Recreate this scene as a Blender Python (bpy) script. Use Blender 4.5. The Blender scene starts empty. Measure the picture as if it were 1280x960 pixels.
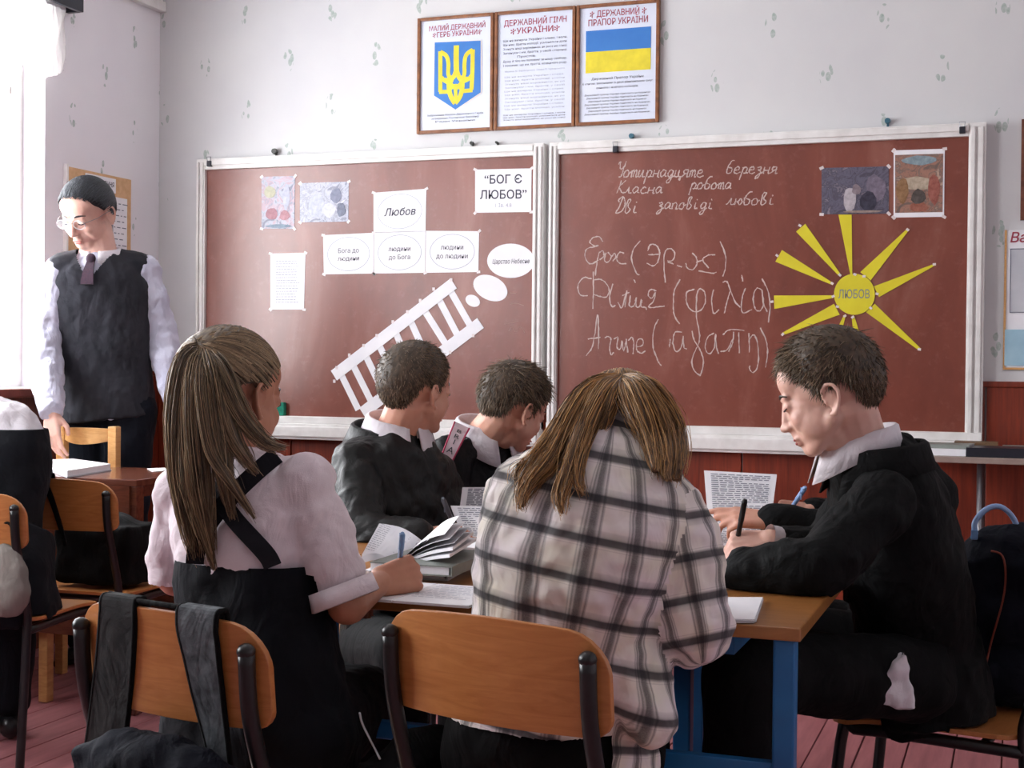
import bpy, bmesh, math, random
import numpy as np
from mathutils import Vector, Matrix, Quaternion
PI = math.pi
rnd = random.Random(7)
nrg = np.random.RandomState(11)
SC = bpy.context.scene
COL = SC.collection

# ---------------------------------------------------------------- camera
# metres; X runs along the chalkboard wall, Y towards it, Z up; floor z=0
CAM_H = 1.17
FPX = 1750.0                                   # focal length in pixels of the 1280x960 frame
ROW_R = np.array([0.9401, 0.3408, 0.0098]); ROW_D = np.array([0.0139, -0.0093, -0.9999])
_p, _r, _y = 0.01352157, -0.00984219, 0.3476151  # pitch, roll, yaw
_f = np.array([0, math.cos(_p), -math.sin(_p)]); _d = np.array([0, -math.sin(_p), -math.cos(_p)]); _x = np.array([1, 0, 0.])
_c, _s = math.cos(_r), math.sin(_r)
_m = np.array([_c*_x + _s*_d, -_s*_x + _c*_d, _f])
_c, _s = math.cos(_y), math.sin(_y)
CM = _m @ np.array([[_c, -_s, 0], [_s, _c, 0], [0, 0, 1]]).T     # rows: right, down, forward
CP = np.array([0, 0, CAM_H])
cam_d = bpy.data.cameras.new('camera'); cam = bpy.data.objects.new('camera', cam_d); COL.objects.link(cam)
cam_d.sensor_width = 36; cam_d.lens = FPX*36/1280; cam_d.clip_start = .05
cam.matrix_world = Matrix([[CM[0][i], -CM[1][i], -CM[2][i], CP[i]] for i in range(3)] + [[0, 0, 0, 1]])
SC.camera = cam
# ---------------------------------------------------------------- light
SC.view_settings.view_transform = 'Standard'; SC.view_settings.look = 'None'
SC.view_settings.gamma = 1; SC.view_settings.use_curve_mapping = False
SC.view_settings.exposure = 0.5
world = bpy.data.worlds.new('sky'); SC.world = world; world.use_nodes = True
_bg = world.node_tree.nodes['Background']; _bg.inputs[0].default_value = (.95, .97, 1.0, 1); _bg.inputs[1].default_value = 14.0
D = 5.55          # back wall
XL = -3.76        # left wall
XR = 2.2; YF = -2.6; HC = 3.15
WIN = [(4.74, 3.15), (2.45, .85)]     # windows in the left wall (y far, y near)
WZ0, WZ1 = 1.06, 2.72
for (a, b) in WIN:
    l = bpy.data.lights.new('window_portal', 'AREA'); l.shape = 'RECTANGLE'; l.size = a-b; l.size_y = WZ1-WZ0
    o = bpy.data.objects.new('window_portal', l); COL.objects.link(o)
    o.location = (XL-.12, (a+b)/2, (WZ0+WZ1)/2); o.rotation_euler = (PI/2, 0, -PI/2)
    l.cycles.is_portal = True

# ---------------------------------------------------------------- pixel helpers
def ray(px, py): return CM.T @ np.array([(px-640)/FPX, (py-480)/FPX, 1.0])
def K(px, py, z): return CP + ray(px, py)*z                 # point at depth z along the optical axis
def W(px, py, off=0.0): r = ray(px, py); return CP + r*(D-off)/r[1]     # on (off in front of) the back wall
def WLft(px, py, off=0.0): r = ray(px, py); return CP + r*(XL+off)/r[0]
def T(px, py, h): r = ray(px, py); return CP + r*(h-CAM_H)/r[2]         # on a level plane
def DV(x, up, away):                                         # direction from camera-relative components
    h = CM[2].copy(); h[2] = 0; h /= np.linalg.norm(h); rr = np.array([h[1], -h[0], 0])
    v = rr*x + np.array([0, 0, 1.])*up + h*away
    return v/np.linalg.norm(v)
def nz(v): v = np.asarray(v, float); return v/(np.linalg.norm(v)+1e-12)
V3 = lambda *a: np.array(a, float)

# ---------------------------------------------------------------- materials
def lin(c): return tuple(((x/255)/12.92 if x/255 <= .04045 else ((x/255+.055)/1.055)**2.4) for x in c)
class NT:
    def __init__(s, name):
        s.m = bpy.data.materials.new(name); s.m.use_nodes = True; s.t = s.m.node_tree; s.n = s.t.nodes
        s.b = s.n['Principled BSDF']; s.o = s.n['Material Output']
    def add(s, typ, **kw):
        n = s.n.new(typ)
        for k, v in kw.items():
            if k.startswith('i_'):
                n.inputs[k[2:].replace('_', ' ')].default_value = v
            else: setattr(n, k, v)
        return n
    def link(s, a, b): s.t.links.new(a, b)
    def math(s, op, a, b=None, c=None, clamp=False):
        n = s.n.new('ShaderNodeMath'); n.operation = op; n.use_clamp = clamp
        for i, v in enumerate((a, b, c)):
            if v is None: continue
            if isinstance(v, (int, float)): n.inputs[i].default_value = v
            else: s.link(v, n.inputs[i])
        return n.outputs[0]
    def mix(s, f, a, b, typ='MIX'):
        n = s.n.new('ShaderNodeMix'); n.data_type = 'RGBA'; n.blend_type = typ
        for i, v in ((0, f), (6, a), (7, b)):
            if isinstance(v, (int, float)): n.inputs[i].default_value = v
            elif isinstance(v, tuple): n.inputs[i].default_value = (*v[:3], 1)
            else: s.link(v, n.inputs[i])
        return n.outputs[2]
    def coord(s, which='Object', scale=(1, 1, 1)):
        tc = s.n.new('ShaderNodeTexCoord'); mp = s.n.new('ShaderNodeMapping'); mp.inputs['Scale'].default_value = scale
        s.link(tc.outputs[which], mp.inputs[0]); return mp.outputs[0]
    def noise(s, co, scale, detail=3, rough=.55, dist=0):
        n = s.add('ShaderNodeTexNoise'); n.inputs['Scale'].default_value = scale; n.inputs['Detail'].default_value = detail
        n.inputs['Roughness'].default_value = rough; n.inputs['Distortion'].default_value = dist
        s.link(co, n.inputs['Vector']); return n.outputs[0]
    def ramp(s, f, stops):
        n = s.n.new('ShaderNodeValToRGB'); e = n.color_ramp.elements
        while len(e) < len(stops): e.new(.5)
        for q, (p, c) in zip(e, stops): q.position = p; q.color = (*c, 1) if len(c) == 3 else c
        s.link(f, n.inputs[0]); return n.outputs[0]
    def bump(s, h, strength=.3, dist=.01):
        n = s.n.new('ShaderNodeBump'); n.inputs['Strength'].default_value = strength; n.inputs['Distance'].default_value = dist
        s.link(h, n.inputs['Height']); s.link(n.outputs[0], s.b.inputs['Normal'])
def mat(name, rgb, rough=.6, rgb2=None, nscale=20, stretch=(1, 1, 1), bump=0, bscale=None, spec=.5, metal=0, sheen=0, coat=0, detail=3):
    k = NT(name); k.b.inputs['Roughness'].default_value = rough; k.b.inputs['Metallic'].default_value = metal
    k.b.inputs['Specular IOR Level'].default_value = spec
    if sheen: k.b.inputs['Sheen Weight'].default_value = sheen
    if coat: k.b.inputs['Coat Weight'].default_value = coat; k.b.inputs['Coat Roughness'].default_value = .15
    co = k.coord('Object', stretch)
    c1 = lin(rgb); c2 = lin(rgb2) if rgb2 else tuple(v*.82 for v in c1)
    nn = k.noise(co, nscale, detail)
    k.link(k.ramp(nn, [(.3, c2), (.7, c1)]), k.b.inputs['Base Color'])
    if bump:
        k.bump(k.noise(co, bscale or nscale*3, 4), bump, .004)
    return k.m

M = {}
M['white_paint'] = mat('white_paint', (240, 238, 236), .35, (222, 219, 216), 14, bump=.15)
M['plaster'] = mat('plaster', (238, 238, 236), .85, (228, 228, 226), 3)
M['paper'] = mat('paper', (244, 243, 246), .8, (232, 232, 238), 8)
M['paper_grey'] = mat('paper_grey', (205, 206, 212), .8, (188, 190, 198), 8)
M['poster_paper'] = mat('poster_paper', (226, 232, 246), .45, (216, 224, 242), 4, spec=.5)
M['tape'] = mat('tape', (235, 225, 225), .3)
M['ink'] = mat('ink', (60, 60, 78), .7)
M['ink_soft'] = mat('ink_soft', (110, 112, 130), .7)
M['ink_pale'] = mat('ink_pale', (176, 180, 196), .7)
M['red_ink'] = mat('red_ink', (170, 62, 84), .6)
M['yellow'] = mat('yellow', (226, 214, 40), .55, (214, 200, 34), 10)
M['yellow_print'] = mat('yellow_print', (240, 222, 50), .5)
M['blue_print'] = mat('blue_print', (58, 128, 204), .5, (48, 116, 196), 6)
M['frame_wood'] = mat('frame_wood', (150, 92, 50), .4, (112, 64, 32), 30, (1, 1, 1), coat=.3)
M['chalk'] = mat('chalk', (206, 186, 180), .95)
M['chalk_faint'] = mat('chalk_faint', (178, 140, 130), .95)
M['blue_metal'] = mat('blue_metal', (38, 118, 178), .4, (28, 98, 156), 9, bump=.1)
M['black_metal'] = mat('black_metal', (24, 24, 27), .35, (16, 16, 18), 20)
M['steel'] = mat('steel', (150, 150, 155), .3, metal=.9)
M['black_plastic'] = mat('black_plastic', (18, 18, 22), .35)
M['blue_plastic'] = mat('blue_plastic', (110, 150, 195), .35)
M['lightblue_plastic'] = mat('lightblue_plastic', (140, 170, 215), .35)
M['grey_plastic'] = mat('grey_plastic', (70, 74, 84), .35)
M['book_black'] = mat('book_black', (38, 40, 50), .35)
M['book_green'] = mat('book_green', (140, 146, 140), .5, (122, 128, 122), 12)
M['book_brown'] = mat('book_brown', (120, 92, 66), .5)
M['green_sponge'] = mat('green_sponge', (40, 150, 120), .9, (20, 110, 90), 60, bump=.5)

def woodmat(name, c1, c2, rough=.35, s=(1, 1, 1), scale=6, coat=.3):
    k = NT(name); co = k.coord('Object', s)
    n = k.noise(co, scale, 6, .6, 1.2)
    k.link(k.ramp(n, [(.3, lin(c2)), (.72, lin(c1))]), k.b.inputs['Base Color'])
    k.b.inputs['Roughness'].default_value = rough; k.b.inputs['Coat Weight'].default_value = coat; k.b.inputs['Coat Roughness'].default_value = .2
    k.bump(n, .08, .002)
    return k.m
M['ply'] = woodmat('bent_plywood', (200, 134, 76), (172, 106, 54), .38, (1.2, 6, 10), 5, .25)
M['ply_edge'] = woodmat('plywood_edge', (214, 150, 84), (120, 70, 36), .5, (1, 1, 90), 5, .1)
M['table_wood'] = woodmat('table_veneer', (178, 122, 68), (152, 98, 50), .3, (2, 14, 10), 4, .35)
M['dark_wood'] = woodmat('dark_table_veneer', (118, 66, 46), (86, 44, 32), .25, (2, 14, 10), 4, .5)
M['light_wood'] = woodmat('pale_beech', (222, 172, 110), (196, 142, 82), .4, (3, 3, 12), 5, .3)
M['sill_wood'] = woodmat('sill_wood', (130, 66, 52), (98, 44, 36), .4, (10, 2, 2), 4, .3)

# wainscot: painted red-brown, fine vertical combed grain
def wains():
    k = NT('red_brown_panel'); co = k.coord('Object', (1, 1, .05))
    n = k.noise(co, 90, 3, .6); n2 = k.noise(k.coord('Object', (1, 1, .25)), 6, 4)
    f = k.math('MULTIPLY_ADD', n2, .5, k.math('MULTIPLY', n, .5))
    k.link(k.ramp(f, [(.36, lin((88, 28, 14))), (.6, lin((136, 52, 28)))]), k.b.inputs['Base Color'])
    k.b.inputs['Roughness'].default_value = .38; k.b.inputs['Coat Weight'].default_value = .15
    k.bump(n, .35, .003); return k.m
M['wainscot'] = wains()

# wallpaper: pale grey-lilac with sparse faint leafy sprigs in staggered columns
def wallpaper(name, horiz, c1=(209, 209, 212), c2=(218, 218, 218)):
    k = NT(name); tc = k.n.new('ShaderNodeTexCoord'); sep = k.n.new('ShaderNodeSeparateXYZ'); k.link(tc.outputs['Object'], sep.inputs[0])
    u = sep.outputs[horiz]; v = sep.outputs[2]
    pu, pv = .215, .42
    cu = k.math('DIVIDE', u, pu); col = k.math('FLOOR', cu); fu = k.math('SUBTRACT', k.math('FRACT', cu), .5)
    par = k.math('MULTIPLY', k.math('MODULO', k.math('ABSOLUTE', col), 2.0), .5)
    cv = k.math('ADD', k.math('DIVIDE', v, pv), par); fv = k.math('SUBTRACT', k.math('FRACT', cv), .5)
    dx = k.math('MULTIPLY', fu, pu); dz = k.math('MULTIPLY', fv, pv)
    r = k.math('SQRT', k.math('ADD', k.math('POWER', k.math('DIVIDE', dx, .030), 2), k.math('POWER', k.math('DIVIDE', dz, .058), 2)))
    base = k.math('SUBTRACT', 1.0, r, clamp=True)
    vor = k.add('ShaderNodeTexVoronoi'); vor.inputs['Scale'].default_value = 42; vor.inputs['Randomness'].default_value = 1
    mp = k.n.new('ShaderNodeMapping'); mp.inputs['Scale'].default_value = (1, 1, .55); mp.inputs['Rotation'].default_value = (0, .5, 0)
    k.link(tc.outputs['Object'], mp.inputs[0]); k.link(mp.outputs[0], vor.inputs['Vector'])
    leaf = k.math('LESS_THAN', vor.outputs[0], .42)
    nn = k.noise(tc.outputs['Object'], 90, 2)
    msk = k.math('MULTIPLY', k.math('MULTIPLY', k.math('GREATER_THAN', base, .12), leaf), k.math('MULTIPLY', nn, 1.15), clamp=True)
    mott = k.noise(tc.outputs['Object'], 2.2, 3)
    basec = k.ramp(mott, [(.3, lin(c1)), (.7, lin(c2))])
    k.link(k.mix(msk, basec, lin((138, 162, 150))), k.b.inputs['Base Color'])
    k.b.inputs['Roughness'].default_value = .6
    k.bump(k.noise(tc.outputs['Object'], 160, 3), .12, .002)
    return k.m
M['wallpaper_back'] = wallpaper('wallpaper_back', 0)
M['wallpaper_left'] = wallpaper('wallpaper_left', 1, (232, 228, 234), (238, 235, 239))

def boardmat():
    k = NT('chalkboard_brown'); co = k.coord('Object')
    n = k.noise(k.coord('Object', (1, 1, .35)), 3.2, 5, .62, 1.0); n2 = k.noise(co, 34, 5, .7)
    c = k.ramp(n, [(.32, lin((108, 47, 33))), (.55, lin((124, 60, 44))), (.8, lin((150, 94, 80)))])
    dust = k.ramp(n2, [(.55, (0, 0, 0)), (.8, (.22, .22, .22))])
    k.link(k.mix(dust, c, lin((176, 130, 122))), k.b.inputs['Base Color'])
    k.b.inputs['Roughness'].default_value = .33; k.b.inputs['Specular IOR Level'].default_value = .8
    k.bump(k.noise(co, 12, 4), .12, .004); return k.m
M['board'] = boardmat()

def floormat():
    k = NT('pink_painted_boards'); co = k.coord('Generated')
    n = k.noise(k.coord('Object', (6, .6, 1)), 5, 5, .6)
    k.link(k.ramp(n, [(.3, lin((150, 92, 98))), (.7, lin((182, 120, 124)))]), k.b.inputs['Base Color'])
    k.b.inputs['Roughness'].default_value = .42; k.bump(n, .15, .003); return k.m
M['floor'] = floormat()

def cloth(name, rgb, rgb2=None, rough=.85, weave=600, wr=.25, sheen=.15, wscale=9):
    k = NT(name); co = k.coord('Object')
    n = k.noise(co, wscale, 4, .6, .6); c1 = lin(rgb); c2 = lin(rgb2) if rgb2 else tuple(x*.8 for x in c1)
    k.link(k.ramp(n, [(.3, c2), (.7, c1)]), k.b.inputs['Base Color'])
    k.b.inputs['Roughness'].default_value = rough; k.b.inputs['Sheen Weight'].default_value = sheen; k.b.inputs['Specular IOR Level'].default_value = .32 if rough < .5 else .18
    fold = k.noise(k.coord('Object', (1, 1, .6)), 14, 3, .5, 1.4); w = k.noise(co, weave, 2)
    h = k.math('ADD', k.math('MULTIPLY', fold, 1.0), k.math('MULTIPLY', w, .06))
    k.bump(h, wr, .03); return k.m
M['shirt_white'] = cloth('white_shirt_cotton', (226, 221, 226), (214, 208, 216), wr=.35)
M['shirt_blouse'] = cloth('white_blouse_cotton', (232, 220, 226), (222, 208, 216), wr=.4)
M['shirt_lilac'] = cloth('pale_lilac_shirt', (206, 206, 222), (190, 190, 210), wr=.45)
M['vest'] = cloth('charcoal_knit', (48, 48, 55), (38, 39, 45), wr=.2, weave=300, sheen=.04)
M['jacket_black'] = cloth('black_suiting', (11, 12, 14), (7, 8, 9), wr=.45, sheen=0, rough=.8)
M['jacket_leather'] = cloth('black_leatherette', (10, 11, 12), (6, 7, 8), wr=.35, rough=.48, sheen=0)
M['jacket_sport'] = cloth('black_sport_fabric', (15, 14, 17), (10, 9, 12), wr=.5, rough=.6, sheen=0)
M['navy'] = cloth('navy_cloth', (14, 17, 25), (10, 12, 18), wr=.35, sheen=.02)
M['trouser'] = cloth('dark_trouser', (22, 27, 38), (16, 20, 29), wr=.35, sheen=0)
M['black_cloth'] = cloth('black_cloth', (9, 9, 11), (6, 6, 8), wr=.4, sheen=0)
M['strap_grey'] = cloth('grey_denim_strap', (96, 100, 104), (46, 49, 54), wr=.4, wscale=30, sheen=0)
M['strap_dark'] = cloth('dark_grey_strap', (50, 50, 50), (32, 32, 34), wr=.4, wscale=30, sheen=0)
M['suspender'] = cloth('charcoal_strap', (34, 34, 40), (26, 26, 32), wr=.2, sheen=0)
M['bag_navy'] = cloth('navy_backpack', (14, 17, 30), (8, 10, 20), wr=.5, sheen=0)
M['bag_grey'] = cloth('pale_grey_cloth', (138, 132, 126), (120, 115, 110), wr=.3, sheen=0)
M['orange_piping'] = mat('orange_piping', (128, 54, 34), .6)
M['stripe_pink'] = mat('pale_pink_band', (216, 196, 204), .6)
M['pink_edge'] = mat('crimson_piping', (170, 40, 80), .6)
M['tie'] = cloth('striped_tie', (70, 44, 56), (40, 34, 48), wr=.1, wscale=60)

def skinmat(name, rgb, rgb2):
    k = NT(name); co = k.coord('Object'); n = k.noise(co, 22, 3)
    k.link(k.ramp(n, [(.3, lin(rgb2)), (.7, lin(rgb))]), k.b.inputs['Base Color'])
    k.b.inputs['Roughness'].default_value = .5; k.b.inputs['Subsurface Weight'].default_value = .12
    k.b.inputs['Subsurface Radius'].default_value = (.012, .004, .002); k.b.inputs['Subsurface Scale'].default_value = .5
    k.bump(k.noise(co, 260, 2), .06, .001)
    return k.m
M['skin'] = skinmat('skin', (216, 164, 142), (206, 148, 126))
M['skin_tan'] = skinmat('skin_tanned', (190, 134, 108), (176, 118, 94))
M['skin_pale'] = skinmat('skin_pale', (226, 184, 168), (216, 168, 152))
M['lips'] = mat('lips', (186, 106, 100), .45)
M['eye_white'] = mat('eye_white', (220, 215, 210), .2); M['iris'] = mat('iris', (50, 38, 30), .2)

def hairmat(name, c_dark, c_light, rough=.38, spec=.5):
    k = NT(name); at = k.add('ShaderNodeAttribute'); at.attribute_name = 'tone'
    co = k.coord('Object'); n = k.noise(co, 40, 2)
    f = k.math('ADD', k.math('MULTIPLY', at.outputs['Fac'], .75), k.math('MULTIPLY', n, .25))
    k.link(k.ramp(f, [(.12, lin(c_dark)), (.85, lin(c_light))]), k.b.inputs['Base Color'])
    k.b.inputs['Roughness'].default_value = rough; k.b.inputs['Specular IOR Level'].default_value = spec; return k.m
M['hair_brown_long'] = hairmat('long_brown_hair', (58, 44, 32), (176, 150, 116))
M['hair_auburn'] = hairmat('long_auburn_hair', (60, 38, 22), (208, 158, 98))
M['hair_dark'] = hairmat('dark_brown_hair', (26, 23, 22), (84, 74, 66), .5)
M['hair_mid'] = hairmat('mid_brown_hair', (46, 36, 27), (136, 114, 90), .5)
M['hair_black'] = hairmat('black_hair', (18, 20, 24), (66, 70, 78), .4)

# plaid flannel, woven bands follow the cloth's own coordinates (UV in metres)
def plaid():
    k = NT('plaid_flannel'); tc = k.n.new('ShaderNodeTexCoord'); sep = k.n.new('ShaderNodeSeparateXYZ'); k.link(tc.outputs['UV'], sep.inputs[0])
    def band(x, p, stops):
        f = k.math('FRACT', k.math('DIVIDE', x, p)); return k.ramp(f, stops)
    g = lambda v: (v, v, v)
    bv = band(sep.outputs[0], .058, [(0, g(.10)), (.05, g(.75)), (.09, g(.2)), (.13, g(.6)), (.17, g(.85)), (.27, g(.9)), (.31, g(.45)), (.35, g(.8)), (.39, g(.15)), (.42, g(.55)), (.45, g(.0)), (1, g(.0))])
    bh = band(sep.outputs[1], .062, [(0, g(.25)), (.04, g(.0)), (.08, g(.5)), (.12, g(.95)), (.26, g(1)), (.30, g(.5)), (.34, g(.35)), (.42, g(.2)), (.46, g(.0)), (1, g(.0))])
    wv = k.noise(tc.outputs['UV'], 700, 2)
    a = k.math('MULTIPLY', bv, k.math('ADD', k.math('MULTIPLY', wv, .5), .62)); b = k.math('MULTIPLY', bh, .92)
    dark = k.math('SUBTRACT', 1.0, k.math('MULTIPLY', k.math('SUBTRACT', 1.0, a), k.math('SUBTRACT', 1.0, b)), clamp=True)
    tint = k.ramp(k.noise(tc.outputs['UV'], 13, 2), [(.35, lin((230, 224, 210))), (.65, lin((234, 225, 228)))])
    k.link(k.mix(dark, tint, lin((34, 34, 42))), k.b.inputs['Base Color'])
    k.b.inputs['Roughness'].default_value = .9; k.b.inputs['Sheen Weight'].default_value = .1
    fold = k.noise(k.coord('Object', (1, 1, .5)), 12, 3, .5, 1.5); k.bump(fold, .35, .03)
    return k.m
M['plaid'] = plaid()

def glassmat():
    k = NT('window_glass'); gl = k.add('ShaderNodeBsdfGlossy'); gl.inputs['Roughness'].default_value = .02
    tr = k.add('ShaderNodeBsdfTransparent'); mx = k.add('ShaderNodeMixShader'); mx.inputs[0].default_value = .06
    k.link(tr.outputs[0], mx.inputs[1]); k.link(gl.outputs[0], mx.inputs[2]); k.link(mx.outputs[0], k.o.inputs[0]); return k.m
M['glass'] = glassmat()
def lacemat():
    k = NT('sheer_curtain'); df = k.add('ShaderNodeBsdfTranslucent'); d2 = k.add('ShaderNodeBsdfDiffuse'); tr = k.add('ShaderNodeBsdfTransparent')
    for q in (df, d2): q.inputs[0].default_value = (.9, .88, .87, 1)
    m1 = k.add('ShaderNodeMixShader'); m1.inputs[0].default_value = .5; k.link(df.outputs[0], m1.inputs[1]); k.link(d2.outputs[0], m1.inputs[2])
    m2 = k.add('ShaderNodeMixShader'); m2.inputs[0].default_value = .55; k.link(tr.outputs[0], m2.inputs[1]); k.link(m1.outputs[0], m2.inputs[2])
    k.link(m2.outputs[0], k.o.inputs[0]); return k.m
M['lace'] = lacemat()
def lensmat():
    k = NT('spectacle_lens'); gl = k.add('ShaderNodeBsdfGlossy'); gl.inputs['Roughness'].default_value = .02
    tr = k.add('ShaderNodeBsdfTransparent'); mx = k.add('ShaderNodeMixShader'); mx.inputs[0].default_value = .015
    k.link(tr.outputs[0], mx.inputs[1]); k.link(gl.outputs[0], mx.inputs[2]); k.link(mx.outputs[0], k.o.inputs[0]); return k.m
M['lens'] = lensmat()

# ---------------------------------------------------------------- mesh collector
class G:
    def __init__(s): s.v = []; s.f = []; s.n = 0; s.mi = []; s.cur = 0
    def add(s, vs, fs):
        vs = np.asarray(vs, float); s.v.append(vs)
        for f in fs: s.f.append([i+s.n for i in f]); s.mi.append(s.cur)
        s.n += len(vs); return s
    def verts(s): return np.vstack(s.v) if s.v else np.zeros((0, 3))
    def box(s, c, d, R=None):
        hx, hy, hz = d[0]/2, d[1]/2, d[2]/2
        p = np.array([[x*hx, y*hy, z*hz] for x in (-1, 1) for y in (-1, 1) for z in (-1, 1)])
        if R is not None: p = p @ np.asarray(R).T
        return s.add(p+np.asarray(c, float), [(0, 1, 3, 2), (4, 6, 7, 5), (0, 4, 5, 1), (2, 3, 7, 6), (0, 2, 6, 4), (1, 5, 7, 3)])
    def bbox(s, a, b):   # box between two corners
        a = np.asarray(a, float); b = np.asarray(b, float); return s.box((a+b)/2, np.abs(b-a))
    def prism(s, poly, off):      # poly: list of 3D pts, off: extrusion vector
        p = np.asarray(poly, float); n = len(p); o = np.asarray(off, float)
        fs = [tuple(range(n)), tuple(range(2*n-1, n-1, -1))] + [(i, i+n, (i+1) % n+n, (i+1) % n) for i in range(n)]
        return s.add(np.vstack([p, p+o]), fs)
    def rings(s, rr, cap=True, closed=False):
        n = len(rr[0]); base = np.vstack(rr); fs = []
        m = len(rr)
        for i in range(m if closed else m-1):
            a, b = i*n, ((i+1) % m)*n
            for j in range(n): fs.append((a+j, a+(j+1) % n, b+(j+1) % n, b+j))
        if cap and not closed:
            fs.append(tuple(range(n-1, -1, -1))); fs.append(tuple(range((m-1)*n, m*n)))
        return s.add(base, fs)
    def tube(s, pts, r, n=8, cap=True, closed=False, flat=None):
        P = np.asarray(pts, float); m = len(P); rr = np.full(m, r) if np.isscalar(r) else np.asarray(r, float)
        t = np.gradient(P, axis=0)
        if closed: t = np.roll(P, -1, 0)-np.roll(P, 1, 0)
        up = V3(0, 0, 1) if abs(nz(t[0])[2]) < .9 else V3(1, 0, 0); out = []
        if flat is not None: up = nz(flat[0])
        u = nz(np.cross(t[0], up))
        for i in range(m):
            ti = nz(t[i]); u = nz(u-ti*np.dot(u, ti)); w = np.cross(ti, u)
            a = np.arange(n)*2*PI/n
            if flat is not None: # flat=(normal, thickness): ribbon-like ellipse, wide across the normal
                nn = nz(flat[0]-ti*np.dot(flat[0], ti)); uu = np.cross(ti, nn)
                out.append(P[i]+np.outer(np.cos(a), uu)*rr[i]+np.outer(np.sin(a), nn)*flat[1])
            else: out.append(P[i]+rr[i]*(np.outer(np.cos(a), u)+np.outer(np.sin(a), w)))
        return s.rings(out, cap, closed)
    def ell(s, c, r, R=None, nu=16, nv=10):
        c = np.asarray(c, float); vs = [(0, 0, 1)]
        for i in range(1, nv):
            th = PI*i/nv
            for j in range(nu): vs.append((math.sin(th)*math.cos(2*PI*j/nu), math.sin(th)*math.sin(2*PI*j/nu), math.cos(th)))
        vs.append((0, 0, -1)); p = np.array(vs)*np.asarray(r, float)
        if R is not None: p = p @ np.asarray(R).T
        fs = [(0, 1+j, 1+(j+1) % nu) for j in range(nu)]
        for i in range(nv-2):
            a = 1+i*nu; b = a+nu
            for j in range(nu): fs.append((a+j, b+j, b+(j+1) % nu, a+(j+1) % nu))
        L = len(vs)-1; a = 1+(nv-2)*nu
        fs += [(L, a+(j+1) % nu, a+j) for j in range(nu)]
        return s.add(p+c, fs)
    def cap(s, a, ra, b, rb, n=14):    # rounded cone
        a = np.asarray(a, float); b = np.asarray(b, float); d = b-a; L = np.linalg.norm(d)
        if L < 1e-6: return s.ell(a, (ra, ra, ra))
        t = d/L; pts = []; rad = []
        for q in (80, 55, 25): pts.append(a-t*ra*math.sin(math.radians(q))); rad.append(ra*math.cos(math.radians(q)))
        pts.append(a); rad.append(ra); pts.append(b); rad.append(rb)
        for q in (25, 55, 80): pts.append(b+t*rb*math.sin(math.radians(q))); rad.append(rb*math.cos(math.radians(q)))
        return s.tube(pts, rad, n)
    def chain(s, pts, rad, n=14):
        for i in range(len(pts)-1): s.cap(pts[i], rad[i], pts[i+1], rad[i+1], n)
        return s
    def loft(s, cs, ws, ds, lats, n=28, sq=2.3):   # torso rings; lats = lateral unit vector per ring
        cs = [np.asarray(c, float) for c in cs]; t = np.gradient(np.array(cs), axis=0); out = []
        for i, c in enumerate(cs):
            ti = nz(t[i]); la = nz(lats[i]-ti*np.dot(lats[i], ti)); fw = np.cross(ti, la)
            a = np.arange(n)*2*PI/n; ca, sa = np.cos(a), np.sin(a)
            x = np.sign(ca)*np.abs(ca)**(2/sq); y = np.sign(sa)*np.abs(sa)**(2/sq)
            out.append(c+np.outer(x*ws[i], la)+np.outer(y*ds[i], fw))
        return s.rings(out)

def spline(pts, n):
    P = np.asarray(pts, float); m = len(P)
    if m == 2: return np.array([P[0]+(P[1]-P[0])*t for t in np.linspace(0, 1, n)])
    Q = np.vstack([2*P[0]-P[1], P, 2*P[-1]-P[-2]]); out = []
    for t in np.linspace(0, m-1-1e-9, n):
        i = int(t); f = t-i; a, b, c, d = Q[i:i+4]
        out.append(.5*((2*b)+(-a+c)*f+(2*a-5*b+4*c-d)*f*f+(-a+3*b-3*c+d)*f**3))
    return np.array(out)

WLOC = {}
def wl(o): return WLOC.get(o.name, np.zeros(3))
def mesh_from(name, V, F):
    me = bpy.data.meshes.new(name); me.from_pydata([tuple(v) for v in V], [], F); me.update(); return me
def obj(name, g, m, parent=None, smooth=False, origin=None, bev=0, fixn=True):
    """link the collected shapes as ONE mesh object; coordinates of g are world (or the parent's when it is at the origin)"""
    V = g.verts(); o0 = (V.min(0)+V.max(0))/2 if origin is None else np.asarray(origin, float)
    if parent is None and origin is None: o0[2] = V[:, 2].min()
    me = mesh_from(name, V-o0, g.f)
    ms = m if isinstance(m, (list, tuple)) else [m]
    for q in ms: me.materials.append(M[q] if isinstance(q, str) else q)
    if len(ms) > 1: me.polygons.foreach_set('material_index', g.mi)
    if fixn:
        bm = bmesh.new(); bm.from_mesh(me); bmesh.ops.recalc_face_normals(bm, faces=bm.faces)
        if bev: bmesh.ops.bevel(bm, geom=[e for e in bm.edges if e.calc_face_angle(0) > .6], offset=bev, segments=2, affect='EDGES', profile=.6, clamp_overlap=True)
        bm.to_mesh(me); bm.free()
    if smooth: me.polygons.foreach_set('use_smooth', [True]*len(me.polygons))
    o = bpy.data.objects.new(name, me); COL.objects.link(o)
    if parent is not None: o.parent = parent; o.location = o0-wl(parent)
    else: o.location = o0
    WLOC[o.name] = o0
    return o
def tag(o, label=None, cat=None, group=None, kind=None):
    for k, v in (('label', label), ('category', cat), ('group', group), ('kind', kind)):
        if v: o[k] = v
    return o
def thing(name, label, cat, loc=(0, 0, 0), group=None):
    o = bpy.data.objects.new(name, None); COL.objects.link(o); o.location = loc; o.empty_display_size = .05
    WLOC[o.name] = np.array(loc, float); return tag(o, label, cat, group)
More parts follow.
